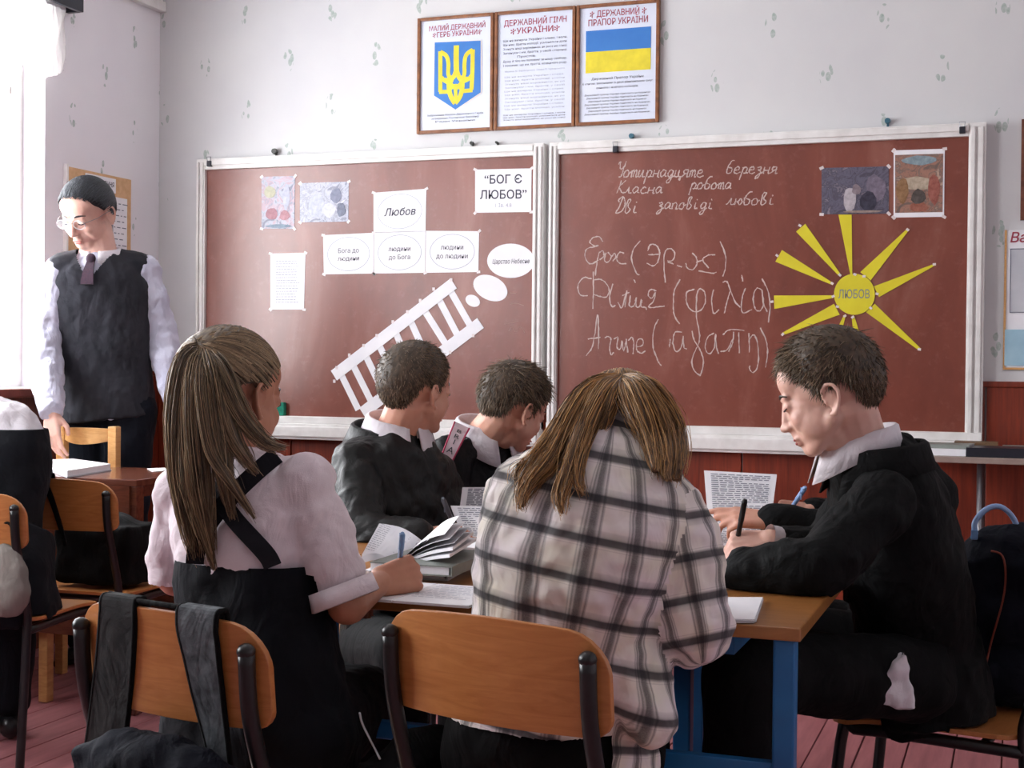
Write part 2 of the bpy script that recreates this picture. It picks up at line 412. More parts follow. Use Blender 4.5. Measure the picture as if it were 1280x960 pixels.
def copy_tree(o, parent=None):
    c = o.copy(); COL.objects.link(c); c.parent = parent
    WLOC[c.name] = WLOC.get(o.name, np.zeros(3))
    for ch in o.children: copy_tree(ch, c)
    return c
def struct(name, g, m, parent=None, **kw):
    o = obj(name, g, m, parent, **kw)
    if parent is None: o['kind'] = 'structure'
    return o

def remesh(g, voxel=.006, smooth=4, disp=0, dscale=.08, disp2=0, dscale2=.03):
    me = mesh_from('tmp', g.verts(), g.f)
    bm = bmesh.new(); bm.from_mesh(me); bmesh.ops.recalc_face_normals(bm, faces=bm.faces); bm.to_mesh(me); bm.free()
    o = bpy.data.objects.new('tmp', me); COL.objects.link(o)
    q = o.modifiers.new('r', 'REMESH'); q.mode = 'VOXEL'; q.voxel_size = voxel; q.adaptivity = 0
    if smooth: q = o.modifiers.new('s', 'SMOOTH'); q.factor = .5; q.iterations = smooth
    for st, sc_ in ((disp, dscale), (disp2, dscale2)):
        if st:
            tx = bpy.data.textures.new('fold', 'CLOUDS'); tx.noise_scale = sc_; tx.noise_depth = 1
            q = o.modifiers.new('d', 'DISPLACE'); q.texture = tx; q.strength = st; q.mid_level = .5; q.texture_coords = 'GLOBAL'
    if disp or disp2: q = o.modifiers.new('s2', 'SMOOTH'); q.factor = .5; q.iterations = 1
    dg = bpy.context.evaluated_depsgraph_get(); ev = o.evaluated_get(dg); m2 = bpy.data.meshes.new_from_object(ev)
    V = np.empty(len(m2.vertices)*3); m2.vertices.foreach_get('co', V); V = V.reshape(-1, 3)
    F = [tuple(p.vertices) for p in m2.polygons]
    bpy.data.objects.remove(o); bpy.data.meshes.remove(me); bpy.data.meshes.remove(m2)
    r = G(); r.add(V, F); return r
def clampz(g, z0):   # straight cut edge
    V = g.verts(); V[:, 2] = np.minimum(V[:, 2], z0); g.v = [V]; return g
def cull(g, keep):      # drop faces whose centre fails keep(centres)
    V = g.verts(); F = np.array([f if len(f) == 4 else list(f)+[f[-1]] for f in g.f]); c = V[F].mean(1); k = keep(c)
    r = G(); used = sorted(set(F[k].ravel().tolist())); mp = {a: i for i, a in enumerate(used)}
    r.add(V[used], [[mp[i] for i in g.f[j]] for j in np.nonzero(k)[0]]); return r

# flat lettering: a text turned into a thin mesh on the plane (origin, right, up)
def text(g, s, size, org, right, up, align='CENTER', off=.0012, shear=0, res=2, space=1.0, fit=None, depth=0):
    c = bpy.data.curves.new('t', 'FONT'); c.body = s; c.size = size; c.align_x = align; c.align_y = 'CENTER'; c.resolution_u = res
    c.shear = shear; c.space_character = space; c.fill_mode = 'FRONT'; c.offset = .012*size if size > .0295 else 0
    o = bpy.data.objects.new('t', c); me = o.to_mesh()
    V = np.array([v.co[:] for v in me.vertices]); F = [tuple(p.vertices) for p in me.polygons]; o.to_mesh_clear()
    bpy.data.objects.remove(o); bpy.data.curves.remove(c)
    if not len(V): return
    if fit: w = V[:, 0].max()-V[:, 0].min(); V[:, 0] *= fit/w
    right = nz(right); up = nz(up); n = np.cross(right, up)
    g.add(np.asarray(org)+np.outer(V[:, 0], right)+np.outer(V[:, 1], up)+n*off, F)
# ================================================================ the room
M['desk_grey'] = mat('desk_grey_veneer', (168, 150, 140), .35, (146, 128, 120), 12)
RX, UZ, NY = V3(1, 0, 0), V3(0, 0, 1), V3(0, -1, 0)
g = G().bbox((XL-.3, D, 0), (XR+.2, D+.2, HC)); wall_back = struct('wall_back', g, 'wallpaper_back')
# left wall with three window openings
ed = sorted([YF-.2, D]+[q for w in WIN for q in w])
wall_left = thing('wall_left', None, None, (XL, 0, 0)); wall_left['kind'] = 'structure'
g = G(); xa, xb = XL-.28, XL
g.bbox((xa, YF-.2, 0), (xb, D, WZ0)); g.bbox((xa, YF-.2, WZ1), (xb, D, HC))
for i in range(0, len(ed), 2): g.bbox((xa, ed[i], WZ0), (xb, ed[i+1], WZ1))
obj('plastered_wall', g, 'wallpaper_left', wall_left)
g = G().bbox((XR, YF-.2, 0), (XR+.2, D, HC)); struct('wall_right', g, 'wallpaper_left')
g = G().bbox((XL, YF-.2, 0), (XR, YF, HC)); struct('wall_front', g, 'wallpaper_back')
g = G().bbox((XL-.3, YF-.2, HC), (XR+.2, D+.2, HC+.2)); struct('ceiling', g, 'plaster')
# floor: painted boards running towards the chalkboard wall
fl = thing('floor', None, None, (0, 1.5, 0)); fl['kind'] = 'structure'
g = G().bbox((XL-.3, YF-.2, -.2), (XR+.2, D+.2, -.022)); obj('subfloor', g, 'dark_wood', fl)
bw = .138; x = XL; i = 0
me0 = None
while x < XR:
    if me0 is None:
        g = G().bbox((x+.0025, YF, -.022), (x+bw-.0025, D, 0)); p = obj('board', g, 'floor', fl, bev=.002); me0 = p.data; z0 = p.location.z
    else:
        p = bpy.data.objects.new('board', me0); COL.objects.link(p); p.parent = fl
        p.location = (x+bw/2, (YF+D)/2-1.5, z0+rnd.uniform(-.0015, 0))
    x += bw
# wainscot panels on the back wall (seams as in the photo) and left/right wall
WH = 1.105
seams = [XL, -3.05, -2.35, -1.60, W(928, 600)[0], W(1231, 600)[0], .78, XR]
for a, b in zip(seams[:-1], seams[1:]):
    g = G().bbox((a+.003, D-.018, .09), (b-.003, D+.002, WH)); obj('wainscot_panel', g, 'wainscot', wall_back, bev=.003)
g = G().bbox((XL, D-.024, WH), (XR, D+.002, WH+.022)); struct('trim_1', g, 'wainscot', bev=.004)
g = G().bbox((XL, D-.03, 0), (XR, D+.002, .09)); struct('baseboard_back', g, 'dark_wood', bev=.004)
for (a, b) in [(YF, -1.2), (-1.2, .3), (.3, 1.7), (1.7, 3.25), (3.25, 4.74), (4.74, D-.02)]:
    g = G().bbox((XL-.002, a+.003, .09), (XL+.018, b-.003, WZ0-.03 if b < 4.8 else WH)); obj('wainscot_panel', g, 'wainscot', wall_left, bev=.003)
g = G().bbox((XL-.002, 4.74, WH), (XL+.024, D-.02, WH+.022)); struct('trim_2', g, 'wainscot', bev=.004)
g = G().bbox((XL-.002, YF, 0), (XL+.03, D-.03, .09)); struct('baseboard_left', g, 'dark_wood', bev=.004)
# windows: frame, mullions, panes, sill
for n, (ya, yb) in enumerate(WIN, 1):
    w = thing('window_%d' % n, None, None, (XL-.14, (ya+yb)/2, WZ0)); w['kind'] = 'structure'
    g = G(); t = .06
    g.bbox((XL-.18, yb, WZ0), (XL-.11, yb+t, WZ1)); g.bbox((XL-.18, ya-t, WZ0), (XL-.11, ya, WZ1))
    g.bbox((XL-.18, yb+t, WZ0), (XL-.11, ya-t, WZ0+t)); g.bbox((XL-.18, yb+t, WZ1-t), (XL-.11, ya-t, WZ1))
    obj('window_frame', g, 'white_paint', w)
    ys = [yb+t, yb+(ya-yb)*.36, yb+(ya-yb)*.64, ya-t]; zs = WZ1-.45
    for q in ys[1:3]:
        g = G().bbox((XL-.175, q-.025, WZ0+t), (XL-.115, q+.025, WZ1-t)); obj('mullion', g, 'white_paint', w, bev=.004)
    for i in range(3):
        a, b = ys[i]+(.025 if i else 0), ys[i+1]-(.025 if i < 2 else 0)
        g = G().bbox((XL-.17, a, zs-.02), (XL-.12, b, zs+.02)); obj('transom', g, 'white_paint', w, bev=.004)
        for z0, z1 in ((WZ0+t, zs-.02), (zs+.02, WZ1-t)):
            g = G().bbox((XL-.147, a, z0), (XL-.143, b, z1)); obj('pane', g, 'glass', w)
    g = G().bbox((XL-.12, yb-.04, WZ0-.035), (XL+.14, ya+.04, WZ0)); obj('window_sill', g, 'white_paint' if n > 1 else 'sill_wood', w, bev=.006)
# white cornice strip near the corner, dark curtain pelmet, sheer curtain
zr = WLft(209, 17)[2]
g = G()
a = WLft(128, -8); g.bbox((XL-.001, a[1]-1.0, zr-.012), (XL+.035, D-.002, zr+.035)); g.bbox((XL-.001, a[1]-1.0, zr+.035), (XL+.018, D-.002, zr+.06))
struct('trim_3', g, 'white_paint', bev=.004)
pe = WLft(101, 10, .06)
pz = pe[2]-.02
pm = thing('curtain_pelmet', 'dark wooden curtain pelmet above the bright window', 'pelmet', (XL+.06, 3.9, pz))
g = G().bbox((XL+.055, 2.9, pz), (XL+.075, pe[1], pz+.2)); obj('pelmet_board', g, 'book_black', pm, bev=.003)
g = G().bbox((XL, pe[1]-.02, pz), (XL+.055, pe[1], pz+.2)); g.bbox((XL, 2.9, pz), (XL+.055, 2.92, pz+.2)); obj('pelmet_end', g, 'book_black', pm)
def curtain(name, y0, y1, ztop, zbots, x, amp, label):
    g = G(); nn = 60; rows = 14; vs = []
    for j in range(rows):
        for i in range(nn):
            u = i/(nn-1); yb0 = y0+(y1-y0)*u; zb = np.interp(u, np.linspace(0, 1, len(zbots)), zbots); z = ztop+(zb-ztop)*j/(rows-1)
            vs.append((x+amp*math.sin(u*2*PI*6+.4*math.sin(j*.5)), yb0+.01*math.sin(j*.7+u*9), z))
    g.add(vs, [(j*nn+i, j*nn+i+1, (j+1)*nn+i+1, (j+1)*nn+i) for j in range(rows-1) for i in range(nn-1)])
    o = obj(name, g, 'lace', smooth=True); return tag(o, label, 'curtain')
yA = WLft(48, 60)[1]; yB = WLft(72, 60)[1]
curtain('net_curtain', yA-.02, yB, pz-.005, [WLft(50, 103)[2], WLft(58, 98)[2], WLft(60, 92)[2], WLft(72, 90)[2]], XL+.035, .012, 'short end of white net curtain hanging beside the window, under the dark pelmet')
curtain('net_curtain', yA-.55, yA-.03, pz-.005, [pz-.02, pz-.1, pz-.24, pz-.34, pz-.12], XL+.035, .012, 'white net curtain swag gathered up at the top of the window')

# ================================================================ chalkboards
XC = (W(672, 300)[0]+W(701.4, 300)[0])/2          # where the two boards meet
x0L, x1L = W(252.5, 300)[0], XC-.012
x0R, x1R = XC+.012, W(1231.5, 300)[0]
zt = 1.17+(2.087-1.25)*1.1; zti = 1.17+(2.042-1.25)*1.1; zbi = 1.17+(1.036-1.25)*1.1; zb = 1.17+(.944-1.25)*1.1
def chalkboard(x0, x1, fl_, fr_, label):
    t = thing('chalkboard', label, 'chalkboard', ((x0+x1)/2, D-.02, zb), 'brown chalkboards on the wall')
    g = G().bbox((x0+fl_*.6, D-.032, zbi-.01), (x1-fr_*.6, D, zti+.01)); obj('writing_surface', g, 'board', t)
    for xa, xb, nm in ((x0, x0+fl_, 'side_rail'), (x1-fr_, x1, 'side_rail')):
        g = G(); w = xb-xa
        g.bbox((xa, D-.05, zb+.07), (xb, D, zt)); g.bbox((xa+w*.12, D-.06, zb+.07), (xa+w*.38, D-.05, zt-.015)); g.bbox((xa+w*.55, D-.056, zb+.07), (xa+w*.85, D-.05, zt-.015))
        obj(nm, g, 'white_paint', t, bev=.003)
    g = G(); xa, xb = x0+fl_, x1-fr_
    g.bbox((xa, D-.05, zti), (xb, D, zt)); g.bbox((xa, D-.058, zti+.018), (xb, D-.05, zt-.008)); obj('top_rail', g, 'white_paint', t, bev=.003)
    g = G(); g.bbox((x0, D-.075, zb), (x1, D, zb+.07)); g.bbox((x0+.01, D-.085, zb+.012), (x1-.01, D-.07, zb+.058)); g.bbox((x0, D-.06, zb+.07), (x1, D, zbi))
    obj('chalk_ledge', g, 'white_paint', t, bev=.004)
    return t
bl = chalkboard(x0L, x1L, .045, W(685, 300)[0]-W(672, 300)[0], 'left brown chalkboard with white frame, hung with paper ladder and cross')
br = chalkboard(x0R, x1R, W(701.4, 300)[0]-x0R, .062, 'right brown chalkboard with white frame, chalk writing and yellow paper sun')
BS = .032          # board surface stands this far off the wall
def P(px, py, off=BS): return W(px, py, off)

# ---- chalk writing on the right board (strokes follow the handwriting)
def chalk(name, strokes, label, r=.0022, m='chalk', n=10):
    g = G()
    for s in strokes:
        pts = spline(s, max(4, n*(len(s)-1)//2+3)); q = np.array([P(a, b, BS+.0006) for a, b in pts])
        q += nrg.normal(0, .0006, q.shape)*[1, 0, 1]
        g.tube(q, np.clip(r*(1+.35*nrg.normal(size=len(q))), r*.5, r*1.6), 4, flat=(NY, .0007))
    return obj(name, g, m, br)
z = lambda pts, sx=.2083, ox=715, oy=280: [(ox+a*sx, oy+b*sx) for a, b in pts]      # the 715,280 detail
L1 = [[(185, 105), (165, 78), (125, 82), (108, 112), (140, 132), (160, 128)], [(140, 135), (90, 150), (78, 195), (110, 240), (160, 215)],
      [(165, 165), (150, 230), (140, 310)], [(160, 175), (185, 160), (190, 195), (165, 215)], [(205, 170), (195, 215), (215, 230), (235, 195), (215, 170)],
      [(238, 195), (255, 175), (262, 200), (245, 222)], [(312, 175), (285, 170), (268, 205), (285, 235), (325, 238)],
      [(410, 100), (370, 150), (358, 215), (385, 290), (405, 308)],
      [(455, 185), (520, 182)], [(455, 160), (470, 125), (505, 128), (525, 165), (520, 215), (490, 252), (450, 235)],
      [(560, 350), (552, 250), (560, 165), (595, 148), (618, 180), (600, 220), (572, 222)], [(575, 228), (610, 240)], [(630, 250), (660, 258)],
      [(722, 175), (745, 200), (750, 240), (725, 275), (690, 262), (683, 235)], [(860, 185), (815, 188), (785, 215), (820, 262)], [(745, 230), (790, 215)], [(760, 280), (830, 295), (868, 290)],
      [(888, 105), (920, 180), (920, 260), (905, 315)],
      [(372, 335), (380, 352)]]
chalk('chalk_writing', [z(s) for s in L1], '')
L2 = [[(118, 330), (70, 322), (35, 370), (50, 425), (95, 430)], [(128, 285), (128, 400), (125, 510)], [(130, 335), (180, 335), (222, 385), (210, 435), (165, 435), (130, 420)],
      [(245, 360), (225, 440), (240, 495), (262, 485)], [(275, 470), (300, 500), (330, 400)], [(330, 400), (318, 500)], [(300, 430), (345, 410)], [(350, 430), (345, 490), (372, 490), (385, 440)], [(388, 440), (385, 492), (405, 495), (415, 450)], [(420, 455), (415, 495), (440, 500), (448, 515)],
      [(505, 400), (470, 395), (458, 430), (480, 445), (500, 410), (490, 460), (460, 495), (490, 500), (555, 492)],
      [(650, 332), (615, 400), (608, 480), (615, 550), (645, 600)],
      [(735, 392), (690, 410), (688, 470), (720, 520), (770, 520), (800, 470), (795, 410), (765, 390), (748, 440), (748, 560), (765, 660), (760, 720), (735, 770), (720, 830), (735, 880), (772, 912)],
      [(848, 395), (838, 460), (850, 535), (882, 515)], [(905, 350), (928, 345), (945, 380), (975, 460), (1010, 500)], [(950, 400), (930, 470), (915, 535)],
      [(1018, 305), (1025, 345)], [(1040, 385), (1020, 450), (1022, 530), (1080, 515)],
      [(1145, 400), (1110, 385), (1090, 430), (1095, 500), (1125, 522), (1150, 480), (1140, 400), (1150, 480), (1172, 525)], [(1140, 328), (1175, 400), (1188, 490), (1180, 590)]]
chalk('chalk_writing', [z(s) for s in L2], '')
L3 = [[(85, 790), (120, 740), (140, 640), (152, 545), (160, 640), (158, 750)], [(95, 690), (170, 680)], [(195, 685), (215, 675), (235, 690), (225, 740), (235, 785), (250, 770)],
      [(250, 690), (275, 680), (270, 740), (290, 750), (300, 700)], [(300, 700), (310, 760), (328, 690)], [(325, 690), (335, 770)], [(338, 700), (360, 680), (372, 720), (365, 780)], [(385, 740), (425, 725), (420, 690), (392, 700), (388, 755), (415, 775), (440, 762)],
      [(518, 570), (490, 640), (488, 740), (510, 810), (535, 850)],
      [(590, 690), (585, 740)], [(660, 650), (620, 650), (605, 710), (625, 765), (655, 740), (668, 670), (672, 740), (690, 750)],
      [(720, 640), (735, 700), (760, 740), (785, 800), (785, 860), (772, 905)], 
      [(850, 655), (815, 680), (800, 740), (822, 780), (855, 740), (862, 660), (868, 740), (880, 780)], [(890, 765), (930, 755), (965, 690)], [(905, 665), (945, 635), (1035, 638)], [(970, 645), (965, 710), (940, 765)], [(1000, 650), (1005, 775)],
      [(1062, 655), (1065, 770)], [(1065, 690), (1090, 665), (1110, 700), (1120, 780), (1115, 850), (1090, 892), (1065, 870), (1068, 850)], [(1130, 625), (1165, 700), (1172, 790), (1160, 862)]]
chalk('chalk_writing', [z(s) for s in L3], '')
y = lambda pts: [(755+a*.1797, 190+b*.1797) for a, b in pts]       # the 755,190 detail
def hand_word(word, x, yb, w, h, sl=.25):
    """tiny slanted school handwriting; strokes of each letter in a unit box"""
    A = {'о': [[(.8, .5), (.5, .05), (.1, .4), (.2, .95), (.7, .9), (.8, .5), (1.05, .3)]], 'а': [[(.8, .2), (.4, .02), (.1, .5), (.3, .95), (.7, .6), (.8, .1), (.8, .8), (1.05, .9)]],
         'р': [[(.2, .1), (.25, .3), (.1, 1.9)], [(.22, .5), (.5, .05), (.85, .3), (.7, .9), (.5, .95), (1.05, .9)]], 'н': [[(.15, .05), (.12, 1)], [(.13, .55), (.8, .5)], [(.85, .05), (.8, .9), (1.05, .95)]],
         'д': [[(.8, .2), (.4, .02), (.1, .5), (.3, .95), (.7, .6), (.8, .1), (.7, 1.4), (.3, 1.8), (.2, 1.4), (1.05, .8)]], 'ц': [[(.1, .05), (.1, .85), (.5, .9), (.6, .05)], [(.6, .05), (.65, .9), (.95, .9), (.9, 1.4), (.8, 1.2), (1.05, .9)]],
         'я': [[(.8, .05), (.8, 1)], [(.8, .05), (.3, .05), (.25, .45), (.8, .5)], [(.5, .5), (.05, .98)], [(.8, 1), (1.05, .9)]], 'т': [[(.1, .1), (.15, 1)], [(.15, .3), (.35, .02), (.45, .4), (.42, 1)], [(.45, .3), (.7, .02), (.82, .4), (.85, 1), (1.05, .9)]],
         'е': [[(.15, .5), (.75, .4), (.6, .02), (.2, .2), (.15, .8), (.6, 1), (1.05, .8)]], 'і': [[(.3, .05), (.3, .85), (.7, .9)], [(.35, -.45), (.4, -.35)]], 'и': [[(.1, .05), (.1, .85), (.4, .9), (.7, .05)], [(.7, .05), (.72, .9), (1.05, .9)]],
         'б': [[(.9, -.9), (.5, -.8), (.15, .0), (.2, .9), (.7, .9), (.8, .3), (.3, .1)]], 'з': [[(.2, .15), (.6, .02), (.7, .35), (.3, .5), (.75, .7), (.6, 1.5), (.2, 1.7), (.3, 1.3), (1.05, .8)]], 'л': [[(.05, .9), (.25, .8), (.55, .05)], [(.55, .05), (.65, .9), (1.05, .9)]],
         'с': [[(.8, .2), (.5, .02), (.15, .5), (.4, .98), (1.05, .85)]], 'в': [[(.2, .9), (.2, -.6), (.6, -.7), (.4, .1), (.8, .5), (.5, 1), (.2, .9)]], 'п': [[(.1, .1), (.15, 1)], [(.15, .3), (.5, .02), (.75, .4), (.75, .95), (1.05, .9)]], 'ю': [[(.1, .05), (.1, 1)], [(.1, .5), (.4, .5)], [(.7, .05), (.45, .5), (.7, .98), (.95, .5), (.7, .05)]],
         'ь': [[(.2, .05), (.2, .9), (.6, .9), (.6, .5), (.2, .5)]], 'Ч': [[(.0, -.7), (.2, -1.05), (.3, -.5), (.45, -.1), (.75, -.2), (.95, -.6)], [(1.0, -1.1), (.9, 0), (.8, .9), (.5, 1.0)]], 'К': [[(.3, -1), (.1, 1)], [(.9, -1), (.25, 0), (.5, .5), (.9, .95), (1.1, .8)]],
         'Д': [[(.5, -1), (.3, .3), (.05, .9), (.3, 1), (.9, .6), (1., -.3), (.5, -1.1), (0, -.7), (.2, -.4)]]}
    out = []; cx = x; cw = w/len(word)
    for ch in word:
        for s in A.get(ch, A['о']): out.append([(cx+(a*cw*.95)-(b-.5)*h*sl, yb-h+b*h) for a, b in s])
        cx += cw
    return out
for ws in ([('Чотирнадцяте', 85, 175, 610, 52), ('березня', 850, 150, 360, 48)], [('Класна', 90, 288, 320, 46), ('робота', 600, 258, 290, 46)], [('Дві', 85, 425, 165, 54), ('заповіді', 370, 398, 400, 48), ('любові', 850, 368, 350, 48)]):
    for w in ws: chalk('chalk_writing', [y(s) for s in hand_word(*w)], '', r=.0021)
g = G()
for s in ([(655, 382), (645, 379), (637, 381)], [(636, 414), (640, 408), (645, 416), (650, 407), (656, 416)], [(630, 405), (648, 402)], [(637, 366), (645, 367)]):
    g.tube([P(*q, BS+.001) for q in spline(s, 8)], .0014, 4, flat=(NY, .0006))
obj('chalk_mark', g, 'chalk_faint', bl)

# ---- papers taped to the boards
def poly(pts, off=BS, th=.0012):
    return [P(a, b, off+.0004) for a, b in pts], V3(0, -th, 0)
def quad_paper(name, q, label, cat, group=None, m='paper', tapes=None, off=BS):
    """q: four corners TL TR BR BL in the frame"""
    c = np.mean([P(*p, off) for p in q], 0); t = thing(name, label, cat, c, group)
    pts = np.array([P(*p, off+.0006) for p in q]); g = G().prism(pts, V3(0, -.0012, 0)); obj('sheet', g, m, t)
    for (a, b) in (q if tapes is None else tapes):
        cc = P(a, b, off+.0022); an = rnd.uniform(-.9, .9); w = .011
        R = [[math.cos(an), 0, math.sin(an)], [0, 1, 0], [-math.sin(an), 0, math.cos(an)]]
        gg = G().box(cc, (w*1.5, .0008, w), R); obj('tape', gg, 'tape', t)
    return t
def lines(g, q, n, x0=.1, x1=.9, y0=.1, y1=.9, off=BS, h=.0016, rag=.15, parts=6):
    a, b, c, d = [P(*p, off+.0022) for p in q]
    for i in range(n):
        v = y0+(y1-y0)*(i+.5)/n; L = a+(d-a)*v; Rr = b+(c-b)*v; u = x0+rnd.uniform(0, .02); e = x1-rnd.uniform(0, rag)
        while u < e:
            w = rnd.uniform(.03, .09); u2 = min(u+w, e); p0 = L+(Rr-L)*u; p1 = L+(Rr-L)*u2; up = V3(0, 0, h)
            g.add([p0, p1, p1+up, p0+up], [(0, 1, 2, 3)]); u = u2+.018
def label_text(t, q, rows, m='ink', off=BS, shear=0):
    g = G(); a, b, c, d = [P(*p, off+.0024) for p in q]; r = nz((b-a)+(c-d))
    for s, v, size, u in rows: text(g, s, size, a+(d-a)*v+((b-a)+(c-d))/2*u, r, UZ, off=0, shear=shear)
    obj('lettering', g, m, t)
def oval(t, q, m='ink_pale'):
    g = G(); a, b, c, d = [P(*p, BS+.0023) for p in q]; ce = (a+b+c+d)/4; ux = ((b-a)+(c-d))/4*.84; uz = ((a-d)+(b-c))/4*.84
    pts = [ce+ux*math.cos(k*2*PI/40)+uz*math.sin(k*2*PI/40) for k in range(40)]
    g.tube(pts, .0011, 4, closed=True, flat=(NY, .0004)); obj('oval_outline', g, m, t)
q = [(467, 241), (533, 236), (532, 289), (467, 291)]; t = quad_paper('paper_card', q, 'white card reading Любов at the top of the paper cross', 'card', 'cards of the paper cross', tapes=q[:2])
oval(t, q); label_text(t, q, [('Любов', .52, .045, .5)], shear=.2)
q = [(404, 294), (467, 291), (467, 342), (405, 343)]; t = quad_paper('paper_card', q, 'white card reading Бога до людини, left arm of the paper cross', 'card', 'cards of the paper cross'); oval(t, q); label_text(t, q, [('Бога до', .42, .028, .5), ('людини', .62, .028, .5)])
q = [(467.5, 290.5), (532, 288.5), (531.5, 341), (467.5, 342)]; t = quad_paper('paper_card', q, 'white card reading людини до Бога, centre of the paper cross', 'card', 'cards of the paper cross', tapes=q[2:]); oval(t, q); label_text(t, q, [('людини', .42, .028, .5), ('до Бога', .62, .028, .5)])
q = [(532.5, 288.5), (599, 289), (598, 340), (532, 341)]; t = quad_paper('paper_card', q, 'white card reading людини до людини, right arm of the paper cross', 'card', 'cards of the paper cross', tapes=[q[1], q[2]]); oval(t, q); label_text(t, q, [('людини', .40, .028, .5), ('до людини', .61, .028, .5)])
q = [(594, 212), (664.5, 210.5), (664, 265), (594, 266)]; t = quad_paper('quotation_sheet', q, 'white sheet reading «Бог є Любов» in the left board top corner', 'sign'); label_text(t, q, [('“БОГ Є', .25, .050, .5), ('ЛЮБОВ”', .60, .050, .5)]); label_text(t, q, [('1 Ів. 4.8', .84, .022, .5)], m='ink_pale')
q = [(338, 317), (382, 316), (380, 387), (338, 387)]; t = quad_paper('text_sheet', q, 'white sheet of faint small print low on the left board', 'paper'); g = G(); lines(g, q, 16, .16, .86, .12, .9, h=.0028); obj('small_print', g, 'ink_pale', t)
def pen_art(name, base, cols, seed):
    k = NT(name); co = k.coord('Object'); n = k.noise(co, 22, 5, .6, 1.5); n2 = k.noise(k.coord('Object', (1, 1, 1.7)), 38, 4, .7, 1)
    c = k.ramp(n, [(.35+.02*i if i == 0 else .35+.3*i/(len(cols)-1), lin(v)) for i, v in enumerate(cols)])
    k.link(k.mix(k.math('MULTIPLY', n2, .5), c, lin(base)), k.b.inputs['Base Color']); k.b.inputs['Roughness'].default_value = .35
    M[name] = k.m
pen_art('print_a', (150, 150, 170), [(96, 96, 120), (180, 186, 200), (190, 150, 160), (120, 130, 150)], 1)
pen_art('print_b', (170, 172, 190), [(104, 108, 128), (196, 198, 214), (130, 132, 150), (224, 224, 234)], 2)
pen_art('print_c', (96, 92, 108), [(66, 62, 76), (104, 100, 118), (70, 66, 80), (150, 140, 150)], 3)
pen_art('print_d', (150, 120, 108), [(96, 84, 80), (170, 120, 100), (104, 92, 88), (196, 170, 150)], 4)
def picture(q, m, label, blobs, inset=0, cat='picture'):
    t = quad_paper('picture_print', q, label, cat, 'pictures taped to the boards', m='paper' if inset else m)
    a, b, c, d = [np.array(P(*p, BS+.0024)) for p in q]
    pt = lambda u, v: (a*(1-u)+b*u)*(1-v)+(d*(1-u)+c*u)*v
    if inset: g = G().prism([pt(.03, inset), pt(.97, inset), pt(.97, 1-inset), pt(.03, 1-inset)], V3(0, -.0005, 0)); obj('printed_image', g, m, t)
    for i, (u, v, ru, rv, col) in enumerate(blobs):
        mm = mat('print_patch_%d_%d_%d' % col, col, .4, tuple(max(0, x-40) for x in col), 60, detail=5); g = G()
        g.prism([pt(u+ru*math.cos(k*PI/5+.2)*(.8+.3*rnd.random()), v+rv*math.sin(k*PI/5+.2)*(.8+.3*rnd.random()))+V3(0, -.0008-.0002*i, 0) for k in range(10)], V3(0, -.0003, 0)); obj('printed_shape', g, mm, t)
picture([(327, 221), (369, 220), (368, 286), (327, 286)], 'print_a', 'narrow upright reddish and grey print, leftmost on the left board', [(.3, .72, .2, .12, (170, 110, 124)), (.75, .4, .12, .26, (188, 190, 210)), (.25, .3, .18, .12, (190, 188, 160)), (.7, .75, .16, .1, (182, 124, 136)), (.5, .95, .4, .04, (120, 140, 160))])
picture([(375, 229), (436, 227), (435.5, 277), (375, 278)], 'print_b', 'wide pale grey print beside the narrow upright one', [(.35, .6, .2, .3, (196, 200, 216)), (.6, .7, .16, .2, (216, 218, 230)), (.75, .35, .12, .2, (128, 132, 158)), (.85, .7, .1, .2, (110, 116, 140))])
picture([(1027, 210), (1111, 208), (1111, 267), (1027, 268)], 'print_c', 'wide dark grey print with pale stooping shape, above the paper sun', [(.42, .68, .11, .3, (198, 190, 196)), (.52, .48, .07, .12, (150, 136, 142)), (.8, .45, .16, .3, (134, 124, 140)), (.7, .75, .13, .24, (64, 62, 80)), (.62, .95, .3, .03, (170, 152, 142))])
picture([(1117, 188), (1181, 186), (1180, 271), (1117, 272)], 'print_d', 'upright white-bordered reddish brown print at the right board corner', [(.5, .5, .42, .1, (196, 180, 160)), (.18, .6, .13, .2, (160, 124, 90)), (.8, .6, .13, .22, (168, 104, 92)), (.5, .85, .2, .08, (170, 110, 92)), (.5, .16, .4, .07, (150, 168, 176)), (.5, .7, .16, .12, (96, 88, 84))], .07)

# ---- paper ladder (two rails, nine rungs)
lad = thing('paper_ladder', 'white paper ladder slanting up the left board behind the boys', 'decoration', P(505, 440))
z5 = lambda a, b: (400+a*.1978, 340+b*.1978)
def strip(a0, a1, w0, name, off, mats_='paper'):
    p = np.array([P(*a0, off), P(*a1, off)]); d = nz(p[1]-p[0]); nn = np.cross(d, NY)*w0/2
    g = G().prism([p[0]-nn, p[1]-nn, p[1]+nn, p[0]+nn], V3(0, -.001, 0)); return obj(name, g, mats_, lad)
strip(z5(88, 655), z5(845, 72), .052, 'rail', BS+.0025); strip(z5(268, 890), z5(1015, 322), .052, 'rail', BS+.0025)
for i, (a, b) in enumerate([((130, 640), (243, 870)), ((210, 590), (330, 830)), ((290, 530), (410, 780)), ((375, 465), (500, 720)), ((480, 385), (590, 650)), ((575, 315), (690, 570)), ((665, 250), (810, 480)), ((755, 180), (870, 400)), ((825, 120), (945, 330))]):
    strip(z5(*a), z5(*b), .030, 'rung', BS+.001)
for a in [(105, 605), (185, 525), (275, 465), (358, 402), (460, 315), (552, 252), (633, 180), (718, 108), (828, 50), (90, 690), (968, 402), (822, 508)]:
    gg = G().box(P(*z5(*a), BS+.0045), (.012, .0006, .014)); obj('tape', gg, 'tape', lad)
